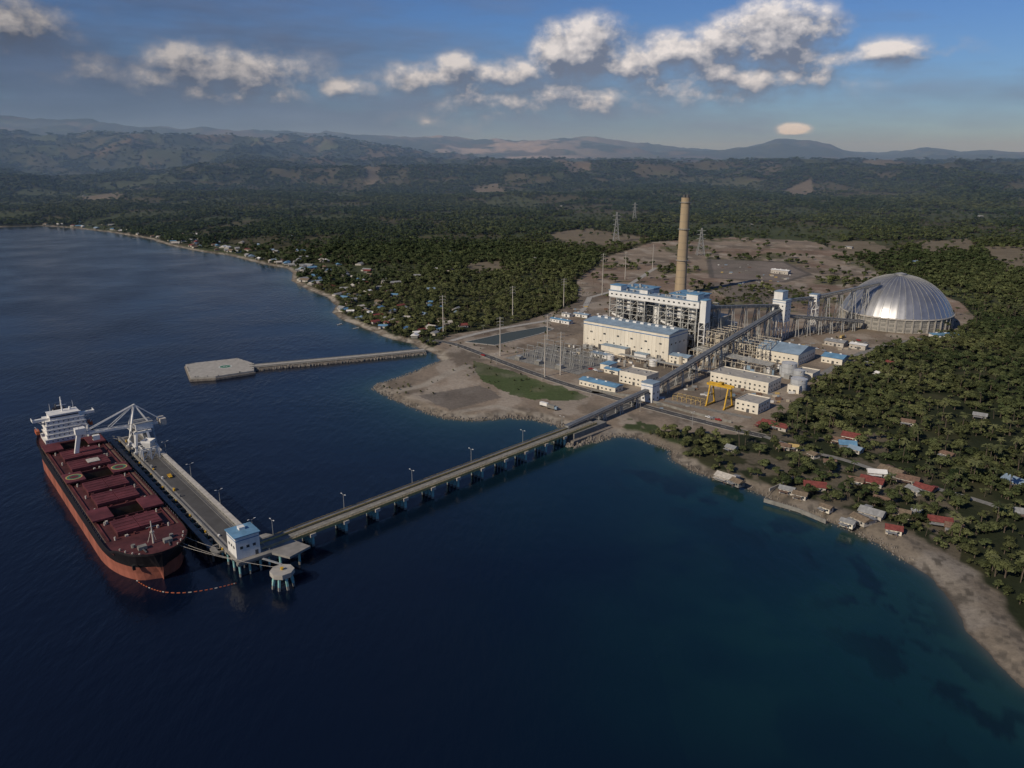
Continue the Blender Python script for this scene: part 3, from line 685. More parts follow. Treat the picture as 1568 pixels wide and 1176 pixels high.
for i in range(1300):
    k=random.randrange(len(cl)-1); a,c_=cl[k],cl[k+1]; t_=random.random(); dx,dy=c_[0]-a[0],c_[1]-a[1]; l=math.hypot(dx,dy); o=random.uniform(-2.5,5); r_=random.uniform(.3,1.0)*(1.2 if k<17 else .8)
    sb.cyl('boulders',M_rock,a[0]+dx*t_-dy/l*o,a[1]+dy*t_+dx/l*o,-.8,max(.1,.5+o*.2)+r_*.3,r_,r_*.45,5)
sb.done()
# berth
b_=B('loading_berth',(SC[0],SC[1],0),ship_e1)
b_.box('main_deck',M_deck,-88,140,31,48,7.6,8.8); b_.box('fender_walkway',M_concd,-88,122,25.5,28.3,7.0,7.9)
for k in range(27): b_.box('cross_beams',M_concd,-88+8*k,-87+8*k,28.3,31,7.0,8.0)
for k in range(29):
    x=-86+8*k
    b_.box('pile_caps',M_concd,x-.9,x+.9,30.8,48.2,6.2,7.6)
    for y in(32,37,42.5,47): b_.cyl('piles',M_teal,x,y,1.8,6.2,.6,.6,8); b_.cyl('pile_bases',M_concd,x,y,-6,1.8,.6,.6,8)
    if x<122: b_.cyl('piles',M_steeld,x,27,-6,7,.6,.6,8); b_.box('fenders',M_rub,x-.8,x+.8,24.6,25.5,2.5,7.6)
for y in(32.4,43.4): b_.box('crane_rails',M_steeld,-88,136,y-.15,y+.15,8.8,8.95)
b_.box('belt_conveyor',M_steel,-84,128,44.6,46.8,9.6,10.6); b_.box('belt_cover',M_wall,-84,128,44.4,47.0,10.6,10.8)
for k in range(42): b_.box('conveyor_supports',M_steeld,-84+5*k,-83.7+5*k,44.6,46.8,8.8,9.6)
b_.box('road_strip',M_asph,-86,136,34,41.8,8.82,8.86); b_.box('cable_trench',M_steeld,-86,120,42.2,42.9,8.82,8.9)
for y in(31.2,47.8):
    for z in(9.3,9.8): b_.box('railing',M_steel,-88,138,y-.05,y+.05,z,z+.1)
    for k in range(90): b_.box('railing',M_steel,-88+2.5*k,-87.9+2.5*k,y-.05,y+.05,8.8,9.9)
for k in range(9): b_.cyl('bollards',M_yel,-80+25*k,30.2,7.9,8.9,.4,.55,8)
for k in range(14): xx=random.uniform(-80,118); b_.box('deck_equipment',random.choice([M_steel,M_yel,M_white,M_concd]),xx,xx+random.uniform(.8,2.5),33.2,34,8.86,8.86+random.uniform(.6,1.8))
b_.prism('junction_platform',M_deck,[(118,48),(140,48),(150,53),(146,66),(128,60),(118,54)],7.55,8.75)
for x,y in((124,52),(132,54),(140,52),(145,60),(134,60)): b_.cyl('piles',M_teal,x,y,1.8,7.5,.7,.7,8); b_.cyl('pile_bases',M_concd,x,y,-6,1.8,.7,.7,8)
b_.done()
th=B('jetty_transfer_house',(SC[0],SC[1],0),ship_e1)
th.box('walls',M_white,125,137,31.5,43.5,8.9,20.5); th.box('blue_band',M_stripe,124.9,137.1,31.4,43.6,18.5,18.9); th.box('roof',M_blue,124.4,137.6,30.9,44.1,20.5,21)
for k in range(3): th.box('windows',M_glass,137,137.1,33.5+3.2*k,35+3.2*k,14,15.4); th.box('windows',M_glass,127+3.2*k,128.6+3.2*k,31.4,31.5,14,15.4)
th.box('door',M_steeld,137,137.1,40.8,42.4,8.9,11.4); th.box('roof_unit',M_white,128,131,36,39,21,22.5); th.done()
X,Y=G(432,874,8); dl=B('mooring_dolphin',(X,Y,0),ship_e1)
dl.prism('cap',M_conc,[(5.8*math.cos(R(22.5+45*k)),5.8*math.sin(R(22.5+45*k))) for k in range(8)],6.2,8.6)
for k in range(8): a=R(45*k); dl.beam('raking_piles',M_teal,(4*math.cos(a),4*math.sin(a),6.2),(5*math.cos(a),5*math.sin(a),1.8),1); dl.beam('pile_bases',M_concd,(5*math.cos(a),5*math.sin(a),1.8),(6*math.cos(a),6*math.sin(a),-5),1)
dl.cyl('bollard',M_yel,0,0,8.6,9.8,.6,.9,10); dl.beam('gangway',M_steel,(-5,2,8.6),(-16,-3,8.8),1.2,.3); dl.done()
# ship unloader
u=B('ship_unloader',(SC[0],SC[1],0),ship_e1); ux=-54
for dx in(-9,9):
    for y in(32.4,43.4): u.beam('portal_legs',M_white,(ux+dx,y,9),(ux+dx*.7,y*.6+38*.4,23),1.4)
    u.beam('sill_beams',M_white,(ux+dx,31,10.2),(ux+dx,45,10.2),1.4); u.beam('portal_ties',M_white,(ux+dx*.7,33,23),(ux+dx*.7,44,23),1.5)
for y in(32.4,43.4): u.beam('portal_ties',M_white,(ux-9,y,14),(ux+9,y,14),1.1); u.beam('portal_ties',M_white,(ux-7,y*.6+38*.4,23),(ux+7,y*.6+38*.4,23),1.5); u.beam('portal_bracing',M_white,(ux-9,y,14),(ux,y*.6+15.2,23),.8); u.beam('portal_bracing',M_white,(ux+9,y,14),(ux,y*.6+15.2,23),.8)
u.box('machinery_house',M_white,ux-5,ux+5,35,46,24,28.5); u.box('machinery_roof',M_grey,ux-5.3,ux+5.3,34.7,46.3,28.5,28.9)
u.cyl('slew_ring',M_steeld,ux,38,22.5,24,4.5,4.5,20)
for s_ in(-2.0,2.0):
    u.beam('boom_girders',M_white,(ux+s_,50,26),(ux+s_*.6,4,28),.9,1.5); u.beam('a_frame',M_white,(ux+s_*1.6,32,24),(ux,37,41),1.0); u.beam('a_frame',M_white,(ux+s_*1.6,46,24),(ux,37,41),.9)
    u.beam('boom_stays',M_white,(ux+s_*.3,37,41),(ux+s_*.6,6,29),.45); u.beam('boom_stays',M_white,(ux+s_*.3,37,41),(ux+s_,53,27),.45); u.beam('boom_stays',M_white,(ux+s_*.3,37,41),(ux+s_,20,28.5),.4)
for k in range(8): u.beam('boom_ties',M_white,(ux-2,48-k*5.5,26.3+k*.25),(ux+2,48-k*5.5-4,26.5+k*.25),.45)
u.box('counterweight',M_wall,ux-4,ux+4,51,55,24,28.5)
u.beam('vertical_leg',M_white,(ux,3,32),(ux,-3,7),2.4,2.4); u.box('leg_head',M_white,ux-2.5,ux+2.5,0,6,28,32); u.box('feeder_foot',M_steeld,ux-3,ux+3,-6,1,5,8)
u.box('operator_cabin',M_white,ux+2.5,ux+5.5,9,13,23.5,26.5); u.box('cabin_glass',M_glass,ux+2.7,ux+5.3,8.9,9,24.2,26)
u.beam('discharge_chute',M_steel,(ux,40,24),(ux+2,45.6,11),2)
for s_ in(-3,3): u.beam('boom_rail',M_grey,(ux+s_,50,28),(ux+s_,5,30),.15)
u.beam('stairs',M_steel,(ux+10,46,9),(ux+3,46,24),1,.3); u.done()
h2=B('berth_hopper_crane',(SC[0],SC[1],0),ship_e1)
frame(h2,'hopper_frame',M_white,-38,-30,33,43,8.9,17,2,2,1,.7); h2.cyl('hopper',M_white,-34,38,14,20,1.5,4.5,4); h2.cyl('hopper',M_white,-34,38,20,21.5,4.6,4.6,4,False); h2.done()
# ---------------------------------------------------------------- ship
SO=(SC[0]-ship_e1[1]*1.8, SC[1]+ship_e1[0]*1.8)
s=B('bulk_carrier_ship',(SO[0],SO[1],0),ship_e1)
HB=19.2; DZ=13.0
def hbd(x):
    if x>84: return HB*math.sqrt(max(0,1-((x-84)/36.0)**2.6))
    if x<-92: return HB-5.5*((-92-x)/28)**1.6
    return HB
def hbw(x):
    if x>72: return HB*math.sqrt(max(0,1-min(1,((x-72)/43.5))**2.0))
    if x<-78: return max(0.3,HB*(1-((-78-x)/42)**1.7))
    return HB
def dz(x): return DZ+ (2.6*min(1,max(0,(x-100)/3)) )
xs=[-120,-114,-108,-100,-92,-86]+list(np.linspace(-80,70,16))+[76,82,88,93,98,102,106,109.5,112.5,115,117,118.6,119.5,120]
def sec(x):
    w=hbw(x); dk=hbd(x); d_=dz(x); pts=[]
    for z in(-3,0,4,7.8):
        f=(z/d_) if z>0 else 0; y=w+(dk-w)*(f**1.6); pts.append((y if z>=0 else w*.97,z))
    for z in(10.2,d_,d_+1.1): f=min(1,z/d_); pts.append((w+(dk-w)*f**1.6,z))
    return pts
secs=[sec(x) for x in xs]; n=len(xs)
for side in(-1,1):
    for lo,hi,mm,pt in((0,3,M_antif,'lower_hull'),(3,6,M_black,'upper_hull')):
        vs=[];fs=[];m_=hi-lo+1
        for i,x in enumerate(xs):
            for (y,z) in secs[i][lo:hi+1]:
                xx=x
                if x>110: xx=x-(1-min(1,max(0,z)/16))**1.2*3.5*((x-110)/10)
                vs.append((xx,side*y,z))
        for i in range(n-1):
            for k in range(m_-1):
                q=(i*m_+k,(i+1)*m_+k,(i+1)*m_+k+1,i*m_+k+1); fs.append(q if side<0 else q[::-1])
        s.add(pt,mm,vs,fs)
tp=secs[0]; s.add('transom',M_black,[(-120,-y,z) for y,z in tp]+[(-120,y,z) for y,z in tp[::-1]],[tuple(range(14))])
HL=15.5; hx=[-76,-54.5,-33,-11.5,10,31.5,53,74.5]; opened={0:1,3:1,6:1}
hw=10.5
cut=sorted(set(xs+[h-HL/2 for h in hx]+[h+HL/2 for h in hx]))
for a,c in zip(cut[:-1],cut[1:]):
    ya,yc=hbd(a),hbd(c); mid=(a+c)/2; za=DZ if a<101.9 else DZ+2.55; zc_=za
    op=any(abs(mid-hx[i])<HL/2 and i in opened for i in range(8))
    if a>84 or not op:
        s.add('main_deck',M_maroon,[(a,-ya,za),(c,-yc,zc_),(c,yc,zc_),(a,ya,za)],[(0,1,2,3)])
    else:
        for sg in(-1,1):
            v=[(a,sg*hw,za),(c,sg*hw,za),(c,sg*yc,za),(a,sg*ya,za)]; s.add('main_deck',M_maroon,v,[(0,1,2,3) if sg>0 else (3,2,1,0)])
s.box('forecastle_bulkhead',M_maroon,101.8,102,-hbd(102),hbd(102),DZ,DZ+2.55)
ring=28
for i,h in enumerate(hx):
    x0,x1=h-HL/2,h+HL/2
    for q in((x0-.4,x0,-hw-.4,hw+.4),(x1,x1+.4,-hw-.4,hw+.4),(x0,x1,-hw-.4,-hw),(x0,x1,hw,hw+.4)): s.box('hatch_coamings',M_maroon,*q,DZ,DZ+1.7)
    if i in opened:
        s.add('hold_interior',M_hold,[(x0,-hw,DZ),(x1,-hw,DZ),(x1,hw,DZ),(x0,hw,DZ),(x0,-hw,2),(x1,-hw,2),(x1,hw,2),(x0,hw,2)],[(0,1,5,4),(1,2,6,5),(2,3,7,6),(3,0,4,7)])
        s.add('coal_cargo',M_coal,[(x0,-hw,3),(x1,-hw,4),(x1,hw,3),(x0,hw,5)],[(0,1,2,3)])
        for sg in(-1,1): s.box('hatch_covers',M_maroon2,x0-.2,x1+.2,*sorted((sg*(hw-3.0),sg*(hw+7.4))),DZ+1.75,DZ+2.7)
        if i==3:
            for sg in(-1,1):
                for ri,ro,mm in((3.9,4.6,M_rail),(2.6,3.8,M_green)):
                    vs=[(h+rq*math.cos(6.2832*a_/ring),sg*(hw+2.0)+rq*math.sin(6.2832*a_/ring),DZ+2.73) for rq in(ri,ro) for a_ in range(ring)]
                    s.add('helicopter_marking',mm,vs,[(a_,ring+a_,ring+(a_+1)%ring,(a_+1)%ring) for a_ in range(ring)])
    else:
        s.box('hatch_covers',M_maroon2,x0-.3,x1+.3,-hw-.5,-.15,DZ+1.72,DZ+2.7); s.box('hatch_covers',M_maroon2,x0-.3,x1+.3,.15,hw+.5,DZ+1.72,DZ+2.7)
        for k in range(4):
            for sg in(-1,1): s.box('hatch_stiffeners',M_maroon,x0+1.5+4*k,x0+1.75+4*k,*sorted((sg*.6,sg*hw)),DZ+2.7,DZ+2.85)
    for k in range(5): yy=random.uniform(-13,13); s.box('deck_vents',random.choice([M_maroon2,M_maroon,M_wall]),x1+1.2,x1+2.6,yy,yy+random.uniform(.6,1.6),DZ,DZ+random.uniform(.8,2.2))
    s.cyl('mushroom_vents',M_wall,x1+3,-13,DZ,DZ+1.8,.45,.45,8); s.cyl('mushroom_vents',M_wall,x1+3,13,DZ,DZ+1.8,.45,.45,8)
    for sg in(-1,1):
        s.box('side_pipes',M_maroon2,x0-3,x1+3,*sorted((sg*15.6,sg*16)),DZ+.3,DZ+.7); s.box('deck_walkway',M_rust,x0-3,x1+3,*sorted((sg*17.2,sg*18.2)),DZ+.02,DZ+.06)
        for k in range(6): s.beam('deck_rails',M_wall,(x0-3+k*3.6,sg*18.9,DZ+1),(x0-3+k*3.6,sg*18.9,DZ+1.9),.1)
s.box('white_hatch_panel',M_wall,-33-3.5,-33+3.5,-1,6,DZ+2.97,DZ+3.3)
for (x0,x1,yw,z0,z1) in((-110,-92,14,DZ,DZ+3),(-109,-93,12.5,DZ+3,DZ+6),(-109,-93.5,12,DZ+6,DZ+9),(-108.5,-94,12,DZ+9,DZ+12),(-108,-94.5,11.5,DZ+12,DZ+15)):
    s.box('accommodation_block',M_white,x0,x1,-yw,yw,z0,z1-.2); s.box('accommodation_decks',M_white,x0-.8,x1+.3,-yw-.5,yw+.5,z1-.2,z1)
    for k in range(int(yw*2/3)): s.box('cabin_windows',M_glass,x1,x1+.06,-yw+1+3*k,-yw+1.8+3*k,z0+1.2,z0+1.9)
s.box('wheelhouse',M_white,-106,-95,-9,9,DZ+15,DZ+18.4); s.box('wheelhouse_windows',M_glass,-94.99,-94.9,-8.6,8.6,DZ+16.7,DZ+17.5)
s.box('bridge_wings',M_white,-104,-97,-19,19,DZ+14.9,DZ+15.3)
for sg in(-1,1): s.box('wing_bulwarks',M_white,-97.3,-97,*sorted((sg*9,sg*19)),DZ+15.3,DZ+16.6); s.box('wing_ends',M_white,-104,-97,*sorted((sg*18.7,sg*19)),DZ+15.3,DZ+16.6); s.beam('wing_struts',M_white,(-100,sg*11,DZ+11),(-100,sg*17,DZ+15),.5)
s.box('monkey_island',M_white,-106.4,-94.6,-9.4,9.4,DZ+18.4,DZ+18.7)
s.cyl('radar_mast',M_white,-101,0,DZ+18.7,DZ+29,.6,.35,8); s.box('radar_arms',M_white,-101.2,-100.8,-3,3,DZ+23,DZ+23.4); s.box('radar_arms',M_white,-102.5,-99.5,-.3,.3,DZ+26,DZ+26.3); s.cyl('satcom_dome',M_white,-103,5,DZ+18.7,DZ+20.6,.9,.6,10)
for y in(-7,7): s.cyl('antennas',M_white,-102,y,DZ+18.7,DZ+25,.15,.08,6)
s.box('funnel_casing',M_white,-118,-111,-4.5,4.5,DZ,DZ+12); s.box('funnel',M_black,-117.5,-111.5,-3.4,3.4,DZ+12,DZ+18); s.box('funnel_band',M_white,-117.6,-111.4,-3.5,3.5,DZ+14.5,DZ+16.2)
for y in(-1.5,1.5): s.cyl('exhausts',M_steeld,-115,y,DZ+18,DZ+20.5,.6,.6,8)
for sg in(-1,1): s.box('lifeboats',M_orange,-108,-101,*sorted((sg*15.3,sg*17.4)),DZ+5,DZ+7.4); s.beam('davits',M_white,(-107,sg*14,DZ+3),(-107,sg*17,DZ+9),.4); s.beam('davits',M_white,(-102,sg*14,DZ+3),(-102,sg*17,DZ+9),.4)
s.cyl('provision_crane_post',M_white,-90.5,12,DZ,DZ+9,.8,.7,8); s.beam('provision_crane_jib',M_white,(-90.5,12,DZ+9),(-90.5,3,DZ+12),.6)
FZ=DZ+2.6
s.cyl('foremast',M_wall,106,0,FZ,FZ+12,.5,.25,8); s.beam('foremast_yard',M_wall,(106,-2.5,FZ+9),(106,2.5,FZ+9),.25); s.box('foremast_platform',M_wall,105.2,106.8,-1,1,FZ+6,FZ+6.2)
for sg in(-1,1):
    s.beam('foremast_stays',M_wall,(103.5,sg*2,FZ),(106,0,FZ+8),.2)
    s.box('windlasses',M_concd,107.5,110.5,*sorted((sg*4,sg*8)),FZ,FZ+1.8); s.beam('anchor_chain',M_steeld,(110.5,sg*6,FZ+.6),(114.5,sg*5.5,FZ+.3),.5); s.cyl('mooring_drums',M_concd,104.5,sg*9,FZ,FZ+1.5,1,1,10)
    for x in(104,108,112,115): s.cyl('bollards',M_wall,x,sg*(hbd(x)-2),FZ,FZ+1,.35,.4,8)
    s.box('bow_anchor',M_rub,112,113.6,*sorted((sg*(hbd(113)-1.5),sg*(hbd(113)-.2))),8,10.5)
s.done()
ml=B('mooring_lines')
def SW(e1,e2,z=0): return (SC[0]+ship_e1[0]*e1-ship_e1[1]*e2, SC[1]+ship_e1[1]*e1+ship_e1[0]*e2, z)
X,Y=G(432,874,8)
for a,b2,sg in ((SW(114,10,15.5),(X,Y,9.5),1.5),(SW(112,12,15.5),SW(139,33,9),1),(SW(108,16,15.5),SW(120,29,9),.6),(SW(-112,15,14),SW(-86,30,9),1),(SW(-116,11,14),SW(-88,33,9),1)): cable(ml,a,b2,sg,.13,10,M_wall,'ropes')
ml.done()
fb=B('floating_boom'); bp_=smooth([G(u_,v_,0) for u_,v_ in((193,866),(207,890),(240,906),(275,909),(310,905),(340,899),(362,893))],2)
k=0
for a,c_ in zip(bp_[:-1],bp_[1:]):
    l=math.hypot(c_[0]-a[0],c_[1]-a[1]); q=max(1,int(l/1.6))
    for i in range(q):
        t0=i/q; t1=(i+.6)/q; fb.beam('floats',M_orange if k%5 else M_wall,(a[0]+(c_[0]-a[0])*t0,a[1]+(c_[1]-a[1])*t0,.1),(a[0]+(c_[0]-a[0])*t1,a[1]+(c_[1]-a[1])*t1,.1),.34); k+=1
fb.done()
# ---------------------------------------------------------------- street lamps
def lamp(x,y,z,h=9,ang=0):
    l=B('street_lamp',(x,y,z),(math.cos(ang),math.sin(ang))); l.cyl('post',M_steel,0,0,0,h,.2,.11,8); l.cyl('base',M_conc,0,0,0,.5,.4,.4,8)
    for sg in(-1,1): l.beam('arms',M_steel,(0,0,h-.1),(sg*1.8,0,h+.3),.14); l.box('lantern',M_white,sg*1.8-.5,sg*1.8+.5,-.22,.22,h+.25,h+.5)
    l.done(single=True)
ja=math.atan2(jd[1],jd[0])
for f_ in(.04,.22,.42,.62,.82,.99): lamp(J0[0]+jd[0]*f_-math.sin(ja)*5.3,J0[1]+jd[1]*f_+math.cos(ja)*5.3,7.8,10,ja+1.57)
for e in(-30,20,70,118): q=SW(e,47.2); lamp(q[0],q[1],8.8,10,ja)
for u_,v_ in((700,535),(760,557),(830,582),(905,606),(980,630),(1060,651),(930,560),(1060,590),(1140,600),(870,500),(740,512)): q=G(u_,v_); lamp(q[0],q[1],3,10,ja)
# ---------------------------------------------------------------- vehicles
M_car=[mat('white_car_paint',(.6,.6,.6),.3,0,.05),mat('silver_car_paint',(.3,.3,.32),.3,.3,.05),mat('red_car_paint',(.3,.03,.03),.3,0,.05)]
def pickup(x,y,z,ang,m):
    v=B('pickup_truck',(x,y,z),(math.cos(ang),math.sin(ang)))
    v.box('chassis_body',m,-2.6,2.6,-.92,.92,.45,1.05); v.add('cab',m,[(-.7,-.85,1.05),(1.5,-.85,1.05),(1.5,.85,1.05),(-.7,.85,1.05),(-.5,-.75,1.8),(.8,-.75,1.8),(.8,.75,1.8),(-.5,.75,1.8)],[(4,5,6,7),(0,1,5,4),(1,2,6,5),(2,3,7,6),(3,0,4,7)])
    v.box('windows',M_glass,-.45,.75,-.87,.87,1.2,1.62)
    v.box('tray_sides',m,-2.6,-.75,-.92,-.84,1.05,1.4); v.box('tray_sides',m,-2.6,-.75,.84,.92,1.05,1.4); v.box('tailgate',m,-2.6,-2.52,-.83,.83,1.05,1.4)
    for a in(-1.7,1.7):
        for c_ in(-.85,.85): v.beam('wheels',M_rub,(a,c_-.14,.38),(a,c_+.14,.38),.76,.76)
    v.done()
def truck(x,y,z,ang,m,cm):
    v=B('cargo_truck',(x,y,z),(math.cos(ang),math.sin(ang)))
    v.box('chassis',M_steeld,-5,5,-1,1,.7,1); v.box('cargo_body',m,-5,2.4,-1.25,1.25,1.05,3.6); v.box('cab',cm,2.8,5,-1.2,1.2,1.05,3); v.box('windscreen',M_glass,5,5.04,-1,1,1.9,2.8)
    for a in(-3.8,-2.6,3.8):
        for c_ in(-1.05,1.05): v.beam('wheels',M_rub,(a,c_-.16,.5),(a,c_+.16,.5),1,1)
    v.done()
q=G(835,623); truck(q[0],q[1],3.1,-.7,M_white,M_white); q=G(846,627);truck(q[0],q[1],3.1,-.7,M_concd,M_bluegrey)
q=SW(8,38); pickup(q[0],q[1],8.86,math.atan2(ship_e1[1],ship_e1[0]),M_yel)
for i,(u_,v_) in enumerate([(1085,640),(1092,642),(1100,644),(1010,598),(1150,596),(905,566),(912,568),(919,570),(740,545),(1250,535),(1262,538),(1290,545),(1310,528),(1325,526),(1315,522)]):
    q=G(u_,v_); pickup(q[0],q[1],3.1,-.74+(i%2)*.8,M_car[i%3])
for u_,v_ in((1275,524),(1300,527),(1318,532),(1290,518),(1120,548)): q=G(u_,v_); truck(q[0],q[1],3.1,random.uniform(-1,1),random.choice([M_rail,M_bluegrey,M_white]),M_white)
# ---------------------------------------------------------------- village houses
hpts=[]
def house(x,y,z,ang,w,dp,roof,wall=M_wall):
    h=B('village_house',(x,y,z-.3),(math.cos(ang),math.sin(ang))); H=3.3
    h.box('walls',wall,-w/2,w/2,-dp/2,dp/2,0,H); r=dp*.24; o=.7
    vs=[(-w/2-o,-dp/2-o,H-.2),(w/2+o,-dp/2-o,H-.2),(w/2+o,dp/2+o,H-.2),(-w/2-o,dp/2+o,H-.2),(-w/2-o,0,H+r),(w/2+o,0,H+r)]
    h.add('roof',roof,vs,[(0,1,5,4),(4,5,2,3),(0,4,3),(1,2,5),(0,3,2,1)])
    h.box('lean_to_roof',random.choice([M_rust,M_grey,roof]),-w/2,w/2*.4,-dp/2-3,-dp/2-.7,2.3,2.42); h.beam('posts',M_rust,(-w/2+.2,-dp/2-2.8,0),(-w/2+.2,-dp/2-2.8,2.3),.2); h.beam('posts',M_rust,(w/2*.35,-dp/2-2.8,0),(w/2*.35,-dp/2-2.8,2.3),.2)
    if w>9:
        e=random.choice((-1,1)); x0,x1=sorted((e*w*.2,e*w*.5)); y1=dp/2+random.uniform(2,4)
        h.box('rear_wing',wall,x0+.2,x1-.2,dp/2+.01,y1,0,2.7); h.add('rear_wing_roof',random.choice([roof,M_rust,M_grey]),[(x0-.3,dp/2-.2,3.3),(x1+.3,dp/2-.2,3.3),(x1+.3,y1+.5,2.75),(x0-.3,y1+.5,2.75)],[(0,1,2,3)])
    for k in(-.3,.3): h.box('windows',M_glass,w*k-.6,w*k+.6,-dp/2-.05,-dp/2,1.2,2.4); h.box('windows',M_glass,w*k-.6,w*k+.6,dp/2,dp/2+.05,1.2,2.4)
    h.box('door',M_rust,-.5,.5,-dp/2-.06,-dp/2,.1,2.3)
    h.box('window_side',M_glass,w/2,w/2+.05,-.6,.6,1.2,2.4)
    h.done(single=True); hpts.append((x,y,max(w,dp)))
RD=[M_red,M_rust,M_grey,M_thatch,M_bluegrey,M_wall]
vh=[(1187,655,M_red,20,9),(1168,655,M_red,8,6),(1303,672,M_red,12,10),(1297,684,M_blue,12,9),(1310,692,M_bluegrey,9,7),(1283,678,M_rust,9,7),(1335,741,M_red,14,10),(1342,728,M_white,10,7),(1247,748,M_red,12,9),(1365,726,M_thatch,16,9),(1390,738,M_rust,12,8),(1415,752,M_red,12,8),(1438,802,M_red,11,8),(1368,815,M_red,9,7),(1335,790,M_grey,13,9),(1318,800,M_thatch,10,7),(1112,735,M_wall,12,8),(1128,742,M_thatch,9,6),(1120,690,M_grey,7,6),(1555,742,M_bluegrey,14,10),(1568,790,M_grey,10,8),(1200,687,M_rust,9,6),(1215,688,M_rail,7,5),(1245,700,M_thatch,7,6),(1270,712,M_rust,8,6),(1225,762,M_thatch,8,6),(1205,754,M_grey,8,6),(1310,740,M_rust,9,7),(1400,755,M_grey,8,6),(1460,812,M_rust,9,7),(1298,805,M_grey,7,5),(1265,782,M_thatch,7,5),(1365,560,M_red,12,8),(1330,560,M_grey,8,6),(1345,575,M_white,6,5),(1390,650,M_rust,9,7),(1500,640,M_grey,9,7),(1450,700,M_rust,9,6),(1380,790,M_thatch,9,7),(1350,770,M_rust,9,6),(1405,790,M_grey,7,6)]
for (u_,v_,rf,w,dp) in vh:
    x,y=G(u_,v_); house(x,y,3,random.uniform(-1.2,-.2),w*random.uniform(.85,1.05),dp*.92,rf,random.choice([M_wall,M_cream,M_wall,M_concd]))
lh=[]
for i in range(230):
    k=random.randrange(2,21); a,c_=coast[k],coast[k+1]; t_=random.random(); x=a[0]+(c_[0]-a[0])*t_; y=a[1]+(c_[1]-a[1])*t_
    dx,dy=c_[0]-a[0],c_[1]-a[1]; l=math.hypot(dx,dy); o=random.choice((14,18,26,38,60,90,130)); nx,ny=-dy/l,dx/l
    lh.append((x+nx*o,y+ny*o))
for u_,v_ in((670,410),(690,411),(600,473),(565,450),(520,418),(470,385),(445,363),(540,293),(575,290),(610,352),(740,340),(905,275),(935,350),(660,440),(640,420),(590,430),(690,385),(820,395),(1210,313),(1500,340),(1300,380),(1400,400),(1460,395),(250,270),(130,308),(120,340),(350,320),(700,470),(655,505),(620,500),(560,495),(290,355),(300,358),(1075,258),(1060,262),(400,300),(800,330),(860,320),(1350,330),(1150,350)): lh.append(G(u_,v_,8))
lx=np.array([p[0] for p in lh]); ly_=np.array([p[1] for p in lh]); lsd=signed(lx,ly_); lz=height(lx,ly_,lsd)
for i in range(len(lh)):
    if lsd[i]<9: continue
    if any((lx[i]-p[0])**2+(ly_[i]-p[1])**2<150 for p in hpts): continue
    k=1.35 if math.hypot(lx[i],ly_[i])>1200 else 1
    house(lx[i],ly_[i],lz[i]+.2,random.uniform(0,3.1),random.uniform(6,13)*k,random.uniform(5,8)*k,random.choice(RD+[M_grey,M_white,M_blue]),random.choice([M_wall,M_concd,M_wall]))
for (u_,v_,a_) in((205,365,.4),(520,497,1.2),(545,503,.8)):
    x,y=G(u_,v_,0); bo=B('outrigger_boat',(x,y,0),(math.cos(a_),math.sin(a_)))
    bo.add('hull',M_white,[(-4,-.5,.7),(3,-.5,.7),(5,0,1.1),(3,.5,.7),(-4,.5,.7),(-3.6,0,-.2),(3,0,-.2)],[(0,5,6,1),(1,6,2),(2,6,3),(3,6,5,4),(0,4,5),(0,1,2,3,4)])
    for sy in(-2.6,2.6): bo.beam('outrigger_float',M_wall,(-3.5,sy,.1),(3.5,sy,.1),.18)
    for sx in(-2,2): bo.beam('outrigger_arm',M_wall,(sx,-2.6,.3),(sx,2.6,.3),.12)
    bo.done(single=True)
fw=B('perimeter_wall'); P=smooth(PX([(905,598),(985,612),(1060,634),(1120,648)]))
for a,c_ in zip(P[:-1],P[1:]): fw.beam('wall_panels',M_concd,(a[0],a[1],4),(c_[0],c_[1],4),.3,2)
fw.done()
fw=B('beach_retaining_wall'); P=PX([(1178,752),(1200,742),(1222,728)])
for a,c_ in zip(P[:-1],P[1:]): fw.beam('wall_panels',M_conc,(a[0],a[1],3.8),(c_[0],c_[1],3.8),.5,2)
P=PX([(1170,764),(1222,779),(1265,797)])
for a,c_ in zip(P[:-1],P[1:]): fw.beam('wall_panels',M_concd,(a[0],a[1],2.2),(c_[0],c_[1],2.2),.6,2.4)
fw.done()
# ---------------------------------------------------------------- trees
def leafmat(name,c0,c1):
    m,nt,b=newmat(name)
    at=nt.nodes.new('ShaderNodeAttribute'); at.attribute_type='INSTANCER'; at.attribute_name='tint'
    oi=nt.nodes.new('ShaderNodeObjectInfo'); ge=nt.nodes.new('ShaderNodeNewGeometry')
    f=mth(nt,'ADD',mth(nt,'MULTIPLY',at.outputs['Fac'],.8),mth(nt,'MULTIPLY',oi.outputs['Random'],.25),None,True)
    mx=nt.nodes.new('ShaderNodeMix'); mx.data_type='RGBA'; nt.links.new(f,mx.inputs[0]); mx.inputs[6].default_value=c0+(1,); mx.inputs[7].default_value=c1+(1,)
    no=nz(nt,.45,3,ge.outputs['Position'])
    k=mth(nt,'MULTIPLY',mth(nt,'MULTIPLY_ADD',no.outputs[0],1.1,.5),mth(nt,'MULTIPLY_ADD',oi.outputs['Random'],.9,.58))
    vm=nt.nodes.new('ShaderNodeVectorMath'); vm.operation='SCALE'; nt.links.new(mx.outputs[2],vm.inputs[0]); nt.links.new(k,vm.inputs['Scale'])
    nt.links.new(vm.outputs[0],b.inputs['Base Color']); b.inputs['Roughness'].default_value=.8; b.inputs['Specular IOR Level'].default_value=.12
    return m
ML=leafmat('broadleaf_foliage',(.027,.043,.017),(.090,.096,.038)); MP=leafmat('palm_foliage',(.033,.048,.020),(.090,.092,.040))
M_trunk=mat('tree_bark',(.13,.10,.075),.9,0,.4,1)
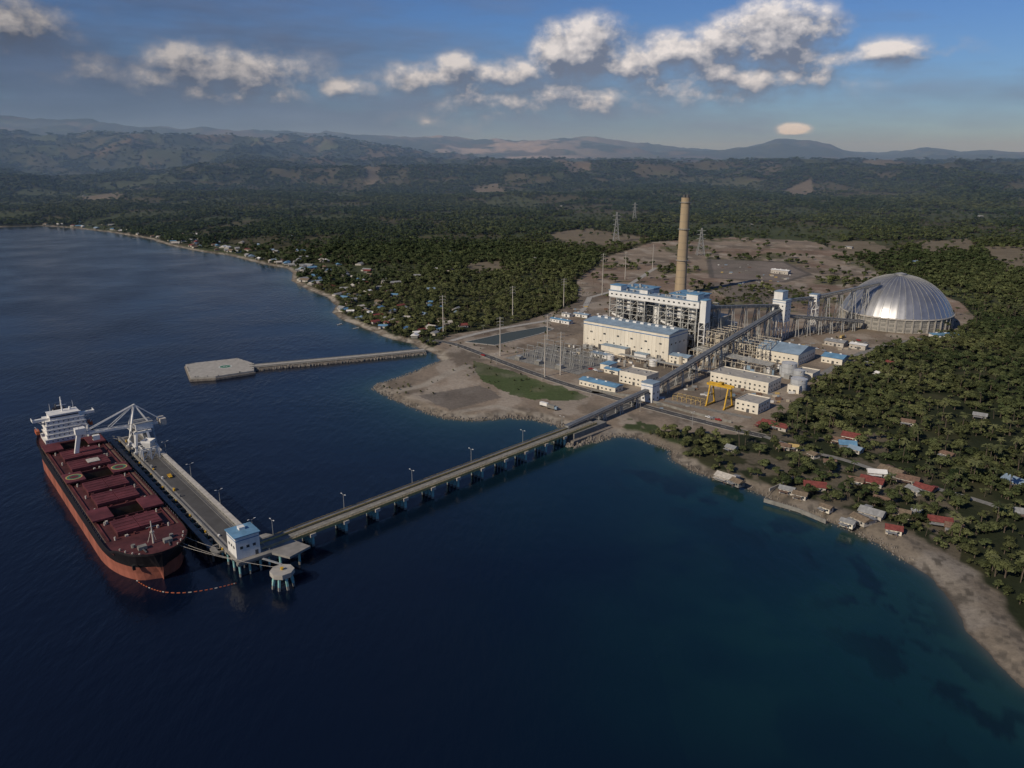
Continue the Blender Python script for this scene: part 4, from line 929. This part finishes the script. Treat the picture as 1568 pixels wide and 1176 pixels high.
def meshobj(name,groups,col):
    me=bpy.data.meshes.new(name); V=[];Fa=[];mi=[]
    for ix,(vs,fs,m) in enumerate(groups):
        n=len(V); V+=vs; Fa+=[tuple(i+n for i in f) for f in fs]; me.materials.append(m); mi+=[ix]*len(fs)
    me.from_pydata(V,[],Fa); me.polygons.foreach_set('material_index',mi); me.update()
    o=bpy.data.objects.new(name,me); col.objects.link(o); return o
def quad(vs,fs,c,nrm,s):
    nrm=nrm.normalized(); t=nrm.cross(Vector((random.uniform(-1,1),random.uniform(-1,1),random.uniform(-1,1)))).normalized(); b2=nrm.cross(t)
    n=len(vs); k=random.uniform(.6,1.1)
    for a,d in((-1,-.3),(0,-1),(1,.2),(.1,1)): vs.append(tuple(c+t*a*s+b2*d*s*k))
    fs.append((n,n+1,n+2,n+3))
def broad(name,col,nl,ls,ncl,seed,wd=4.6,ht=9,jit=.35):
    random.seed(seed); tb=B('x')
    tb.cyl('t',M_trunk,0,0,-1,ht*.45,.38,.22,6,False); vs=[];fs=[]
    for i in range(ncl):
        a=i*2.4+random.uniform(-.4,.4); rr=wd*.6*math.sqrt((i+.3)/ncl); cz=ht*.62+random.uniform(-1.0,1.5)-rr*.3
        c_=Vector((rr*math.cos(a),rr*math.sin(a),cz)); cr_=random.uniform(.34,.5)*wd
        tb.beam('t',M_trunk,(0,0,ht*.3),tuple(c_),.2)
        for k in range(nl//ncl):
            d=Vector((random.gauss(0,1),random.gauss(0,1),random.gauss(.45,.8))).normalized()
            p=c_+Vector((d.x*cr_,d.y*cr_,d.z*cr_*.72))*random.uniform(.78,1.05)
            quad(vs,fs,p,d+Vector((random.uniform(-jit,jit),random.uniform(-jit,jit),random.uniform(0,jit*1.5))),ls*random.uniform(.6,1.3))
    t=list(tb.p.values())[0]
    return meshobj(name,[(t[0],t[1],M_trunk),(vs,fs,ML)],col)
def palm(name,col,seed,ht=11,nf=15):
    random.seed(seed); tb=B('x'); bx,by=random.uniform(-1,1),random.uniform(-1,1); pr=(0,0,-1)
    for k in range(1,5): q=(bx*(k/4)**2,by*(k/4)**2,ht*k/4); tb.beam('t',M_trunk,pr,q,.38-.04*k); pr=q
    vs=[];fs=[]; top=Vector(pr)
    for i in range(nf):
        a=6.283*i/nf+random.uniform(-.2,.2); el=random.uniform(-.1,1.0); d=Vector((math.cos(a),math.sin(a),0)); sd=Vector((-d.y,d.x,0)); L=random.uniform(3.0,4.2); pp=top.copy(); n0=len(vs); e=el
        for k in range(5):
            w=(.2,.5,.6,.4,.1)[k]; vs+= [tuple(pp+sd*w-Vector((0,0,w*.6))),tuple(pp+Vector((0,0,.05))),tuple(pp-sd*w-Vector((0,0,w*.6)))]
            pp=pp+(d*math.cos(e)+Vector((0,0,math.sin(e))))*L/4; e-=.42
        for k in range(4):
            o=n0+k*3; fs+=[(o,o+1,o+4,o+3),(o+1,o+2,o+5,o+4)]
    t=list(tb.p.values())[0]; return meshobj(name,[(t[0],t[1],M_trunk),(vs,fs,MP)],col)
near=bpy.data.collections.new('tree_library')
broad('broadleaf_tree_a',near,480,.50,8,1,4.0,8.5); broad('broadleaf_tree_b',near,400,.48,6,2,3.3,10); broad('broadleaf_tree_c',near,560,.52,10,3,4.8,8); palm('coconut_palm_a',near,4); palm('coconut_palm_b',near,5,12.5,17); broad('shrub_tree',near,220,.42,5,6,2.5,3.6)
farc=bpy.data.collections.new('distant_tree_library')
broad('distant_tree_a',farc,90,1.15,6,11,4.6,9,.5); broad('distant_tree_b',farc,90,1.15,8,12,5.4,8,.5); broad('distant_tree_c',farc,75,1.15,5,13,4.2,11,.5)
random.seed(99)
def scatter(name,col,X,Y,Z,kind,scl,tint):
    me=bpy.data.meshes.new(name); n=len(X); me.vertices.add(n); me.vertices.foreach_set('co',np.stack([X,Y,Z],-1).astype(np.float32).ravel())
    a=me.attributes.new('kind','INT','POINT'); a.data.foreach_set('value',kind.astype(np.int32))
    a=me.attributes.new('scl','FLOAT_VECTOR','POINT'); a.data.foreach_set('vector',scl.astype(np.float32).ravel())
    a=me.attributes.new('rot','FLOAT_VECTOR','POINT'); rt=np.zeros((n,3)); rt[:,2]=rng.uniform(0,6.283,n); rt[:,0]=rng.normal(0,.05,n); a.data.foreach_set('vector',rt.astype(np.float32).ravel())
    a=me.attributes.new('tint','FLOAT','POINT'); a.data.foreach_set('value',tint.astype(np.float32))
    o=bpy.data.objects.new(name,me); sc.collection.objects.link(o)
    ng=bpy.data.node_groups.new(name+'_nodes','GeometryNodeTree')
    ng.interface.new_socket('Geometry',in_out='INPUT',socket_type='NodeSocketGeometry'); ng.interface.new_socket('Geometry',in_out='OUTPUT',socket_type='NodeSocketGeometry')
    gi=ng.nodes.new('NodeGroupInput'); go=ng.nodes.new('NodeGroupOutput'); ip=ng.nodes.new('GeometryNodeInstanceOnPoints'); ci=ng.nodes.new('GeometryNodeCollectionInfo')
    ci.inputs['Collection'].default_value=col; ci.inputs['Separate Children'].default_value=True; ci.inputs['Reset Children'].default_value=True
    def na(nm,t): q=ng.nodes.new('GeometryNodeInputNamedAttribute'); q.data_type=t; q.inputs['Name'].default_value=nm; return [o for o in q.outputs if o.enabled and o.name=='Attribute'][0]
    ng.links.new(gi.outputs[0],ip.inputs['Points']); ng.links.new(ci.outputs[0],ip.inputs['Instance']); ip.inputs['Pick Instance'].default_value=True
    ng.links.new(na('kind','INT'),ip.inputs['Instance Index']); ng.links.new(na('rot','FLOAT_VECTOR'),ip.inputs['Rotation']); ng.links.new(na('scl','FLOAT_VECTOR'),ip.inputs['Scale'])
    ng.links.new(ip.outputs[0],go.inputs[0]); md=o.modifiers.new('scatter','NODES'); md.node_group=ng; return o
def cand(r0,r1,area_per,amax=R(41)):
    A=amax*(r1*r1-r0*r0); n=int(A/area_per)
    r=np.sqrt(rng.uniform(r0*r0,r1*r1,n)); a=rng.uniform(-amax,amax,n); return r*np.sin(a),r*np.cos(a)
def filt(x,y,near_):
    sd=signed(x,y); k=sd>(8 if near_ else 10)
    if near_: k&=~((y<520)&(x>150)&(sd<8+14*sst(480,380,y)))
    x=x[k];y=y[k];sd=sd[k]
    n2=fbm(x/35,y/35,2,4)
    ib=inpoly(x+(n2-.5)*16,y+(n2-.5)*24,bare)|inpoly(x,y,bare)|inpoly(x,y,pondP)
    sp=(rng.uniform(0,1,len(x))<.03+.3*sst(.58,.66,fbm(x/60,y/60,19,5)))&(y>930)&(np.hypot(x-250,y-1150)>25)&~((x>60)&(x<340)&(y<1030))&~inpoly(x,y,ashP)
    ok=~ib|sp
    for P in fieldsP: ok&=~(inpoly(x+(n2-.5)*60,y+(n2-.5)*90,P)&(rng.uniform(0,1,len(x))<.93))
    for P,w in allroads: ok&=dseg(x,y,P,False)>w/2+2.5
    x=x[ok];y=y[ok];sd=sd[ok]
    ok=np.hypot(x-471,y-943)>74
    for (hx_,hy_,w) in hpts: ok&=(x-hx_)**2+(y-hy_)**2>(w*.5+1.2)**2
    vil=inpoly(x,y,vilP)
    ok&=~(vil&(rng.uniform(0,1,len(x))<.28))
    r=np.hypot(x,y)
    if near_: ok&=~((fbm(x/40,y/40,83,4)>.63)&(rng.uniform(0,1,len(x))<.8))
    n1=fbm(x/160,y/160,1,5); fl=sst(.55,.62,n1)*sst(1200,2000,r)
    n6=sst(.6,.66,fbm(x/240,y/240,61,3))*sst(1000,1500,r)
    ok&=rng.uniform(0,1,len(x))>np.maximum(fl,n6)*.88
    return x[ok],y[ok],sd[ok]
x,y=cand(230,1250,30); x,y,sd=filt(x,y,True); z=height(x,y,sd); n=len(x)
pf=sst(.42,.6,fbm(x/90,y/90,33,3))*.22+.05; pf=np.where(x<100,.05,pf)
u_=rng.uniform(0,1,n); kind=np.where(u_<pf,3+rng.integers(0,2,n),rng.integers(0,3,n)); kind=np.where(rng.uniform(0,1,n)<.25,5,kind)
s0=rng.uniform(.5,1.25,n)*np.where(kind>=3,1,.9); scl=np.stack([s0*rng.uniform(.9,1.2,n),s0*rng.uniform(.9,1.2,n),s0*rng.uniform(.75,1.1,n)],-1)
tint=np.clip(.28+2.0*(fbm(x/120,y/120,27,4)-.45)+.30*sst(1100,700,np.hypot(x-150,y-800))*(x<150)+rng.normal(0,.2,n),0,1)  # tree-to-tree tone plus sunlit areas between clouds, painted in near the plant
scatter('coastal_woodland',near,x,y,z,kind,scl,tint)
x,y=cand(560,1250,200); k=inpoly(x,y,bare)&(fbm(x/35,y/35,66,3)>.54)&(y>640); xx,yy=x[k],y[k]
keep=~((xx>60)&(xx<330)&(yy<1000))&(np.hypot(xx-471,yy-943)>76)&~inpoly(xx,yy,pondP)
for P,w in allroads: keep&=dseg(xx,yy,P,False)>w/2+2
x,y=xx[keep],yy[keep]; n=len(x); s0=rng.uniform(.2,.6,n)
scatter('shrub_growth',near,x,y,np.full(n,2.9),np.full(n,5),np.stack([s0,s0,s0],-1),rng.uniform(.3,1,n))
X=[];Y=[]
for r0,r1,s_ in((1250,1800,1.0),(1800,2600,1.15),(2600,3600,1.5),(3600,5000,2.1),(5000,7000,3.0),(7000,9500,4.2)):
    x,y=cand(r0,r1,60*s_*s_); X.append(x);Y.append(y)
x=np.concatenate(X);y=np.concatenate(Y)
x,y,sd=filt(x,y,False); rr=np.hypot(x,y)
s_=np.interp(rr,[1250,1800,2600,3600,5000,7000,9500],[1.0,1.07,1.3,1.8,2.5,3.6,4.6])
k=rng.uniform(0,1,len(x))>sst(4500,9000,rr)*.4; x,y,sd,s_=x[k],y[k],sd[k],s_[k]
z=height(x,y,sd); n=len(x); s0=s_*rng.uniform(.7,1.25,n)
scl=np.stack([s0,s0,np.minimum(s0,1+.25*s0)*rng.uniform(.75,1.2,n)],-1)
tint=np.clip(.04+1.5*(fbm(x/400,y/400,27,5)-.47)+.28*sst(1900,1200,np.hypot(x,y))+rng.normal(0,.13,n),0,1)  # far canopy darker: cloud shadow painted into leaf colour, plus random tone
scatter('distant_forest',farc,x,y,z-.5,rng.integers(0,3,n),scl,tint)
# ---------------------------------------------------------------- atmosphere haze
me=bpy.data.meshes.new('atmospheric_haze'); hz=B('atmospheric_haze'); hz.box('h',M_conc,-26000,26000,1700,29000,-30,620); it=list(hz.p.values())[0]
me.from_pydata(it[0],[],it[1]); o=bpy.data.objects.new('atmospheric_haze',me); sc.collection.objects.link(o)
m=bpy.data.materials.new('haze_volume'); m.use_nodes=True; nt=m.node_tree; nt.nodes.clear(); out=nt.nodes.new('ShaderNodeOutputMaterial'); vs_=nt.nodes.new('ShaderNodeVolumeScatter')
vs_.inputs['Color'].default_value=(.40,.63,1,1); vs_.inputs['Density'].default_value=.00010; vs_.inputs['Anisotropy'].default_value=.0; nt.links.new(vs_.outputs[0],out.inputs['Volume']); me.materials.append(m)
# ---------------------------------------------------------------- light & sky
sun_az=math.atan2(-.62,-.55); el=R(34)
sv=Vector((math.sin(sun_az)*math.cos(el),math.cos(sun_az)*math.cos(el),math.sin(el)))
ld=bpy.data.lights.new('sun','SUN'); ld.energy=3.35; ld.angle=R(.8); ld.color=(1,.89,.74); lo=bpy.data.objects.new('sun',ld); sc.collection.objects.link(lo); lo.rotation_euler=(-sv).to_track_quat('-Z','Y').to_euler()
w=bpy.data.worlds.new('World'); sc.world=w; w.use_nodes=True; nt=w.node_tree; nt.nodes.clear()
out=nt.nodes.new('ShaderNodeOutputWorld'); sky=nt.nodes.new('ShaderNodeTexSky'); sky.sky_type='NISHITA'; sky.sun_disc=False; sky.sun_elevation=el; sky.sun_rotation=sun_az; sky.altitude=200; sky.air_density=1.0; sky.dust_density=.3; sky.ozone_density=3.5
hs=nt.nodes.new('ShaderNodeVectorMath'); hs.operation='MULTIPLY'; nt.links.new(sky.outputs[0],hs.inputs[0]); hs.inputs[1].default_value=(.60,.82,1.22)
bg1=nt.nodes.new('ShaderNodeBackground'); bg1.inputs[1].default_value=.06; nt.links.new(hs.outputs[0],bg1.inputs[0])
tc=nt.nodes.new('ShaderNodeTexCoord'); sp=nt.nodes.new('ShaderNodeSeparateXYZ'); nt.links.new(tc.outputs['Generated'],sp.inputs[0])
az=mth(nt,'ARCTAN2',sp.outputs[0],sp.outputs[1]); ev=mth(nt,'ARCSINE',sp.outputs[2])
cb=nt.nodes.new('ShaderNodeCombineXYZ'); nt.links.new(az,cb.inputs[0]); nt.links.new(ev,cb.inputs[1]); Pv=cb.outputs[0]
def ang(u,v):
    x=(u-784)/F;y=(588-v)/F; Y=y*ST+CT; z=y*CT-ST; return math.atan2(x,Y),math.atan2(z,math.hypot(x,Y))
blobs=[(355,115,140,38,.85),(280,98,55,32,.9),(130,105,60,28,.45),(530,135,60,20,.65),(650,120,80,26,.75),(700,100,36,20,.85),(725,152,80,44,.55),(650,185,60,16,.4),(780,115,90,26,.7),(848,80,36,38,1.1),(905,76,60,44,1.2),(960,98,90,30,.9),(1050,78,80,28,.95),(1130,65,80,32,1.0),(1185,55,88,44,1.2),(1110,118,200,44,.65),(1340,85,110,22,.65),(1215,197,24,9,.95),(20,30,90,60,.5),(860,150,190,34,.55)]
g=bpy.data.node_groups.new('cloud_density','ShaderNodeTree'); g.interface.new_socket('P',in_out='INPUT',socket_type='NodeSocketVector'); g.interface.new_socket('D',in_out='OUTPUT',socket_type='NodeSocketFloat')
gi=g.nodes.new('NodeGroupInput'); go=g.nodes.new('NodeGroupOutput'); acc=None
for (u_,v_,hw_,hh_,wt) in blobs:
    a,e=ang(u_,v_); s1=g.nodes.new('ShaderNodeVectorMath'); s1.operation='SUBTRACT'; g.links.new(gi.outputs[0],s1.inputs[0]); s1.inputs[1].default_value=(a,e,0)
    s2=g.nodes.new('ShaderNodeVectorMath'); s2.operation='MULTIPLY'; g.links.new(s1.outputs[0],s2.inputs[0]); s2.inputs[1].default_value=(F/(hw_*1.4),F/(hh_*1.4),0)
    s3=g.nodes.new('ShaderNodeVectorMath'); s3.operation='LENGTH'; g.links.new(s2.outputs[0],s3.inputs[0])
    k=mth(g,'MULTIPLY',mth(g,'SUBTRACT',1,s3.outputs['Value'],None,True),wt)
    acc=k if acc is None else mth(g,'MAXIMUM',acc,k)
mpg=g.nodes.new('ShaderNodeMapping'); mpg.inputs['Scale'].default_value=(1,1.4,1); g.links.new(gi.outputs[0],mpg.inputs[0])
nn=nz(g,20,10,mpg.outputs[0],.61)
dd_=mth(g,'ADD',mth(g,'MULTIPLY',acc,1.35),mth(g,'MULTIPLY_ADD',nn.outputs[0],2.8,-1.4))
dd_=mth(g,'SUBTRACT',mth(g,'MULTIPLY',dd_,mth(g,'MULTIPLY',acc,2.6,None,True)),.03)
g.links.new(dd_,go.inputs[0])
def den(vec):
    n=nt.nodes.new('ShaderNodeGroup'); n.node_tree=g; nt.links.new(vec,n.inputs[0]); return n.outputs[0]
ad=nt.nodes.new('ShaderNodeVectorMath'); ad.operation='ADD'; nt.links.new(Pv,ad.inputs[0]); ad.inputs[1].default_value=(-.007,.014,0)
D1=den(Pv); D2=den(ad.outputs[0])
fac=mth(nt,'MULTIPLY',D1,1.25,None,True)
shade=mth(nt,'MULTIPLY_ADD',mth(nt,'SUBTRACT',D1,D2),1.1,.24,True)
cm=nt.nodes.new('ShaderNodeMix'); cm.data_type='RGBA'; nt.links.new(shade,cm.inputs[0]); cm.inputs[6].default_value=(.15,.18,.255,1); cm.inputs[7].default_value=(.80,.75,.74,1)
lf=nt.nodes.new('ShaderNodeMapRange'); nt.links.new(az,lf.inputs[0]); lf.inputs[1].default_value=-.5; lf.inputs[2].default_value=.12; lf.inputs[3].default_value=.5; lf.inputs[4].default_value=1
sc2=nt.nodes.new('ShaderNodeVectorMath'); sc2.operation='SCALE'; nt.links.new(cm.outputs[2],sc2.inputs[0]); nt.links.new(lf.outputs[0],sc2.inputs['Scale'])
bg2=nt.nodes.new('ShaderNodeBackground'); nt.links.new(sc2.outputs[0],bg2.inputs[0])
mv=nt.nodes.new('ShaderNodeMapping'); mv.inputs['Scale'].default_value=(2.6,13,1); mv.inputs['Rotation'].default_value=(0,0,R(4)); nt.links.new(Pv,mv.inputs[0])
ns=nz(nt,1.6,8,mv.outputs[0],.58)
lm=nt.nodes.new('ShaderNodeMapRange'); nt.links.new(az,lm.inputs[0]); lm.inputs[1].default_value=-.5; lm.inputs[2].default_value=.6; lm.inputs[3].default_value=.8; lm.inputs[4].default_value=-.3
em=nt.nodes.new('ShaderNodeMapRange'); nt.links.new(ev,em.inputs[0]); em.inputs[1].default_value=.06; em.inputs[2].default_value=.15; em.inputs[3].default_value=.34; em.inputs[4].default_value=-.25
vf=mth(nt,'ADD',mth(nt,'MULTIPLY_ADD',ns.outputs[0],2.6,-1.2),mth(nt,'ADD',lm.outputs[0],em.outputs[0]),None,True)
vf=mth(nt,'MULTIPLY',vf,.88)
vc=nt.nodes.new('ShaderNodeMix'); vc.data_type='RGBA'; vr=nt.nodes.new('ShaderNodeMapRange'); nt.links.new(az,vr.inputs[0]); vr.inputs[1].default_value=-.5; vr.inputs[2].default_value=.2; nt.links.new(vr.outputs[0],vc.inputs[0]); vc.inputs[6].default_value=(.072,.098,.165,1); vc.inputs[7].default_value=(.155,.19,.28,1)
vn2=nt.nodes.new('ShaderNodeVectorMath'); vn2.operation='SCALE'; nt.links.new(vc.outputs[2],vn2.inputs[0]); nt.links.new(mth(nt,'MULTIPLY_ADD',nz(nt,3.1,7,mv.outputs[0],.6).outputs[0],1.1,.45),vn2.inputs['Scale'])
bg3=nt.nodes.new('ShaderNodeBackground'); nt.links.new(vn2.outputs[0],bg3.inputs[0])
m1=nt.nodes.new('ShaderNodeMixShader'); nt.links.new(vf,m1.inputs[0]); nt.links.new(bg1.outputs[0],m1.inputs[1]); nt.links.new(bg3.outputs[0],m1.inputs[2])
m2=nt.nodes.new('ShaderNodeMixShader'); nt.links.new(fac,m2.inputs[0]); nt.links.new(m1.outputs[0],m2.inputs[1]); nt.links.new(bg2.outputs[0],m2.inputs[2]); nt.links.new(m2.outputs[0],out.inputs[0])
# ---------------------------------------------------------------- camera
cd=bpy.data.cameras.new('camera'); co=bpy.data.objects.new('camera',cd); sc.collection.objects.link(co); co.location=(0,0,CH); co.rotation_euler=(R(90)-TH,0,0)
cd.sensor_width=36; cd.lens=F/1568*36; cd.clip_start=1; cd.clip_end=60000; sc.camera=co
sc.view_settings.view_transform='Standard'; sc.view_settings.look='None'; sc.view_settings.exposure=0
